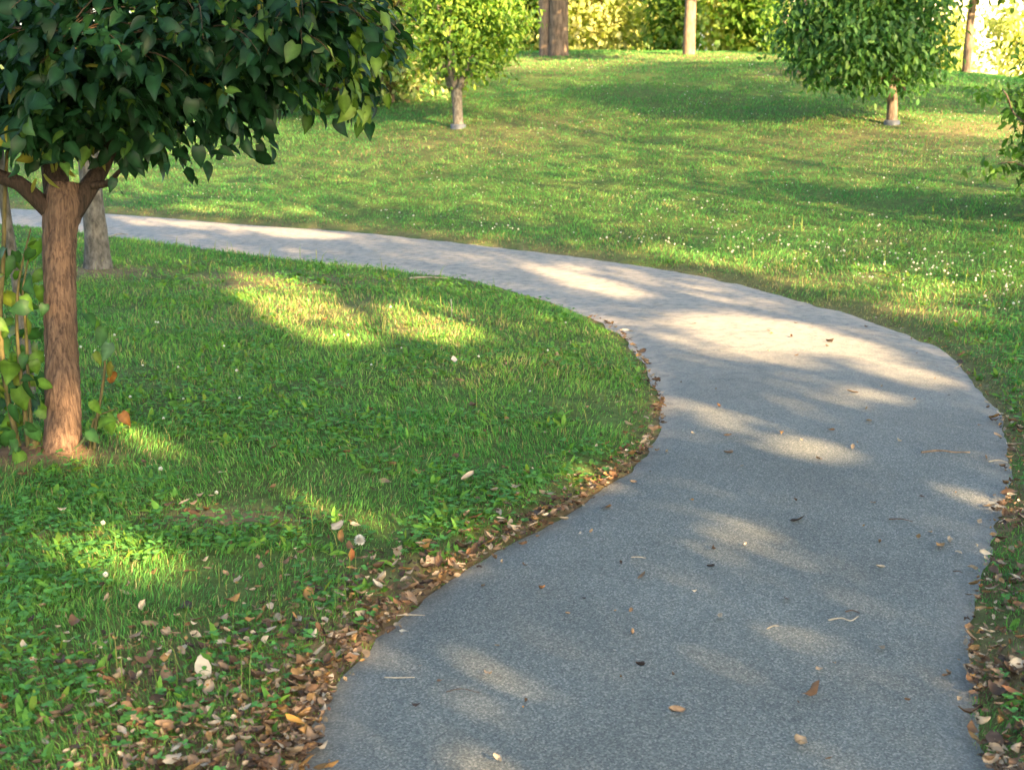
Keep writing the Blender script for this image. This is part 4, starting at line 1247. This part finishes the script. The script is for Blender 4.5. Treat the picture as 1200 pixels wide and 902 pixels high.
M_FLOWER = leaf_mat('clover_petals', .6, .3, .2, (1, 1, .9))
M_STALK = leaf_mat('green_stalk', .6, .1, .2, attr=False, base=(.07, .13, .03))
FV = flower_mesh(1.0, 4)
FME = mesh_np('flower_head', FV[0], FV[1], M_FLOWER, FV[2])
SV_, SF_ = tube([(0, 0, -7), (.3, .1, -3.5), (0, 0, 0)], [.14, .12, .12], 5)
SME = mesh_np('stalk', SV_, SF_, M_STALK)


def clovers():
    reg = [(1090, 320, 110, 26, 75), (1180, 335, 40, 22, 26), (880, 290, 70, 16, 34), (960, 300, 60, 14, 22), (760, 292, 50, 8, 14), (800, 250, 160, 40, 30), (1000, 260, 160, 40, 26), (560, 276, 60, 8, 14), (460, 255, 60, 10, 8),
           (880, 150, 120, 45, 20), (640, 215, 140, 40, 20), (700, 105, 100, 20, 8), (830, 110, 80, 20, 8), (1150, 250, 60, 40, 14), (140, 420, 60, 25, 9), (200, 470, 120, 60, 8), (160, 610, 120, 40, 4), (430, 400, 60, 40, 5), (610, 430, 60, 40, 4)]
    X, Y = [], []
    for cx, cy, sx, sy, n in reg:
        X += list(rng.normal(cx, sx * .6, n)); Y += list(rng.normal(cy, sy * .6, n))
    X = np.array(X); Y = np.array(Y)
    ok = (X > 0) & (X < 1198) & (Y > 66)
    H = hit(X[ok], Y[ok]); H = H[~np.isnan(H[:, 0])]
    info = path_info(H[:, :2]); k_ = ~info[2] & (np.minimum(info[0], info[1]) > .12); H = H[k_]; do = info[0][k_]; di = info[1][k_]
    dep = np.linalg.norm(H - CAM, axis=1)
    order = np.argsort(dep)
    for i in order[:270]:
        right = do[i] < di[i]
        r = random.uniform(.006, .0105) * max(1, dep[i] / 14)
        root = bpy.data.objects.new('clover_flower', FME); COL.objects.link(root)
        root.location = (H[i, 0], H[i, 1], H[i, 2] + random.uniform(.05, .085)); root.scale = (r,) * 3; root.rotation_euler = (random.gauss(0, .2), random.gauss(0, .2), random.random() * 6)
        root['category'] = 'flower'
        root['label'] = 'small white clover flower standing in the grass of the slope beyond the path' if right else 'small white clover flower standing in the lawn inside the bend'
        root['group'] = 'white clover flowers on the slope' if right else 'white clover flowers on the left lawn'
        s = bpy.data.objects.new('stalk', SME); COL.objects.link(s); s.parent = root
    # the far rest as one mass
    n = 1500
    y = rng.uniform(9, 27, n); x = rng.uniform(-.36, .38, n) * y; P2 = np.c_[x, y]; info = path_info(P2)
    k_ = ~info[2] & (info[0] < info[1]) & (info[0] > .2) & (fbm(x, y, 1.5, 19, 2) > .5); P2 = P2[k_]; z = height(P2) + .06
    mb = MB(); V0, F0, C0 = FV
    for p, zz in zip(P2, z):
        r = .0065 * max(1, p[1] / 13); mb.add(V0[:120] * r + np.array([p[0], p[1], zz]), [f[(f < 120).all(1)] for f in F0], C0[:120])
    link('distant_clover_flowers', mb.mesh('distant_clover_flowers', M_FLOWER), kind='stuff', label='tiny pale flowers dotted thinly over the upper slope')


clovers()

# dandelion seed head, dry stalk
g = gp(422, 655)
t = thing('dandelion', 'round white seed head standing in the weeds near the path edge', 'flower', g)
V, Fs = tube([(0, 0, -.02), (.004, 0, .04), (0, 0, .062)], [.0022, .002, .002], 6); mb = MB(); mb.add(V, Fs); link('stalk', mb.mesh('stalk', M_STALK), t)
V, Fs, c = flower_mesh(.02, 9, 90); mb = MB(); mb.add(V + [0, 0, .07], Fs, np.tile([.62, .58, .5], (len(V), 1))); link('seed_head', mb.mesh('seed_head', M_FLOWER), t)
g = gp(529, 372)
mb = MB(); V, Fs = tube([(0, 0, -.02), (.003, 0, .06), (-.002, .003, .125)], [.004, .0035, .0045], 6); mb.add(V, Fs)
o = link('dry_stalk', mb.mesh('dry_stalk', M_STRAW), label='single dry straw stalk standing upright in the sunlit lawn patch', category='plant'); o.location = [float(v) for v in g]

# ------------------------------------------------------------------ light, sky, camera
w = bpy.data.worlds.new('World'); scene.world = w; w.use_nodes = True
nt = w.node_tree; bg = nt.nodes['Background']
sky = nt.nodes.new('ShaderNodeTexSky'); sky.sky_type = 'NISHITA'; sky.sun_disc = False
sky.sun_elevation = EL; sky.sun_rotation = math.atan2(AZV[0], AZV[1]); sky.air_density = 1.0; sky.dust_density = 2.2
nt.links.new(sky.outputs[0], bg.inputs['Color']); bg.inputs['Strength'].default_value = .078
sl = bpy.data.lights.new('sun', 'SUN'); sl.energy = 5.0; sl.angle = math.radians(.42); sl.color = (1.0, .69, .37)
so = bpy.data.objects.new('sun', sl); COL.objects.link(so); so.rotation_euler = Vector(-SUN).to_track_quat('-Z', 'Y').to_euler(); so.location = SUN * 60

cd = bpy.data.cameras.new('camera'); cam = bpy.data.objects.new('camera', cd); COL.objects.link(cam)
cam.location = CAM; cam.rotation_euler = (math.pi / 2 - PITCH, 0, 0)
cd.lens = 50; cd.sensor_width = 36; cd.clip_end = 2000; cd.clip_start = .05
cd.dof.use_dof = True; cd.dof.focus_distance = 6.0; cd.dof.aperture_fstop = 5.6
scene.camera = cam
vs = scene.view_settings; vs.view_transform = 'Standard'; vs.look = 'None'; vs.gamma = 1; vs.use_curve_mapping = False; vs.exposure = 3.25
scene.render.engine = 'CYCLES'
c = scene.cycles; c.max_bounces = 8; c.diffuse_bounces = 4; c.transmission_bounces = 4; c.glossy_bounces = 2; c.caustics_reflective = False; c.caustics_refractive = False
c.use_denoising = True; c.denoising_prefilter = 'ACCURATE'; c.sample_clamp_indirect = 6; c.use_adaptive_sampling = True; c.adaptive_threshold = .02
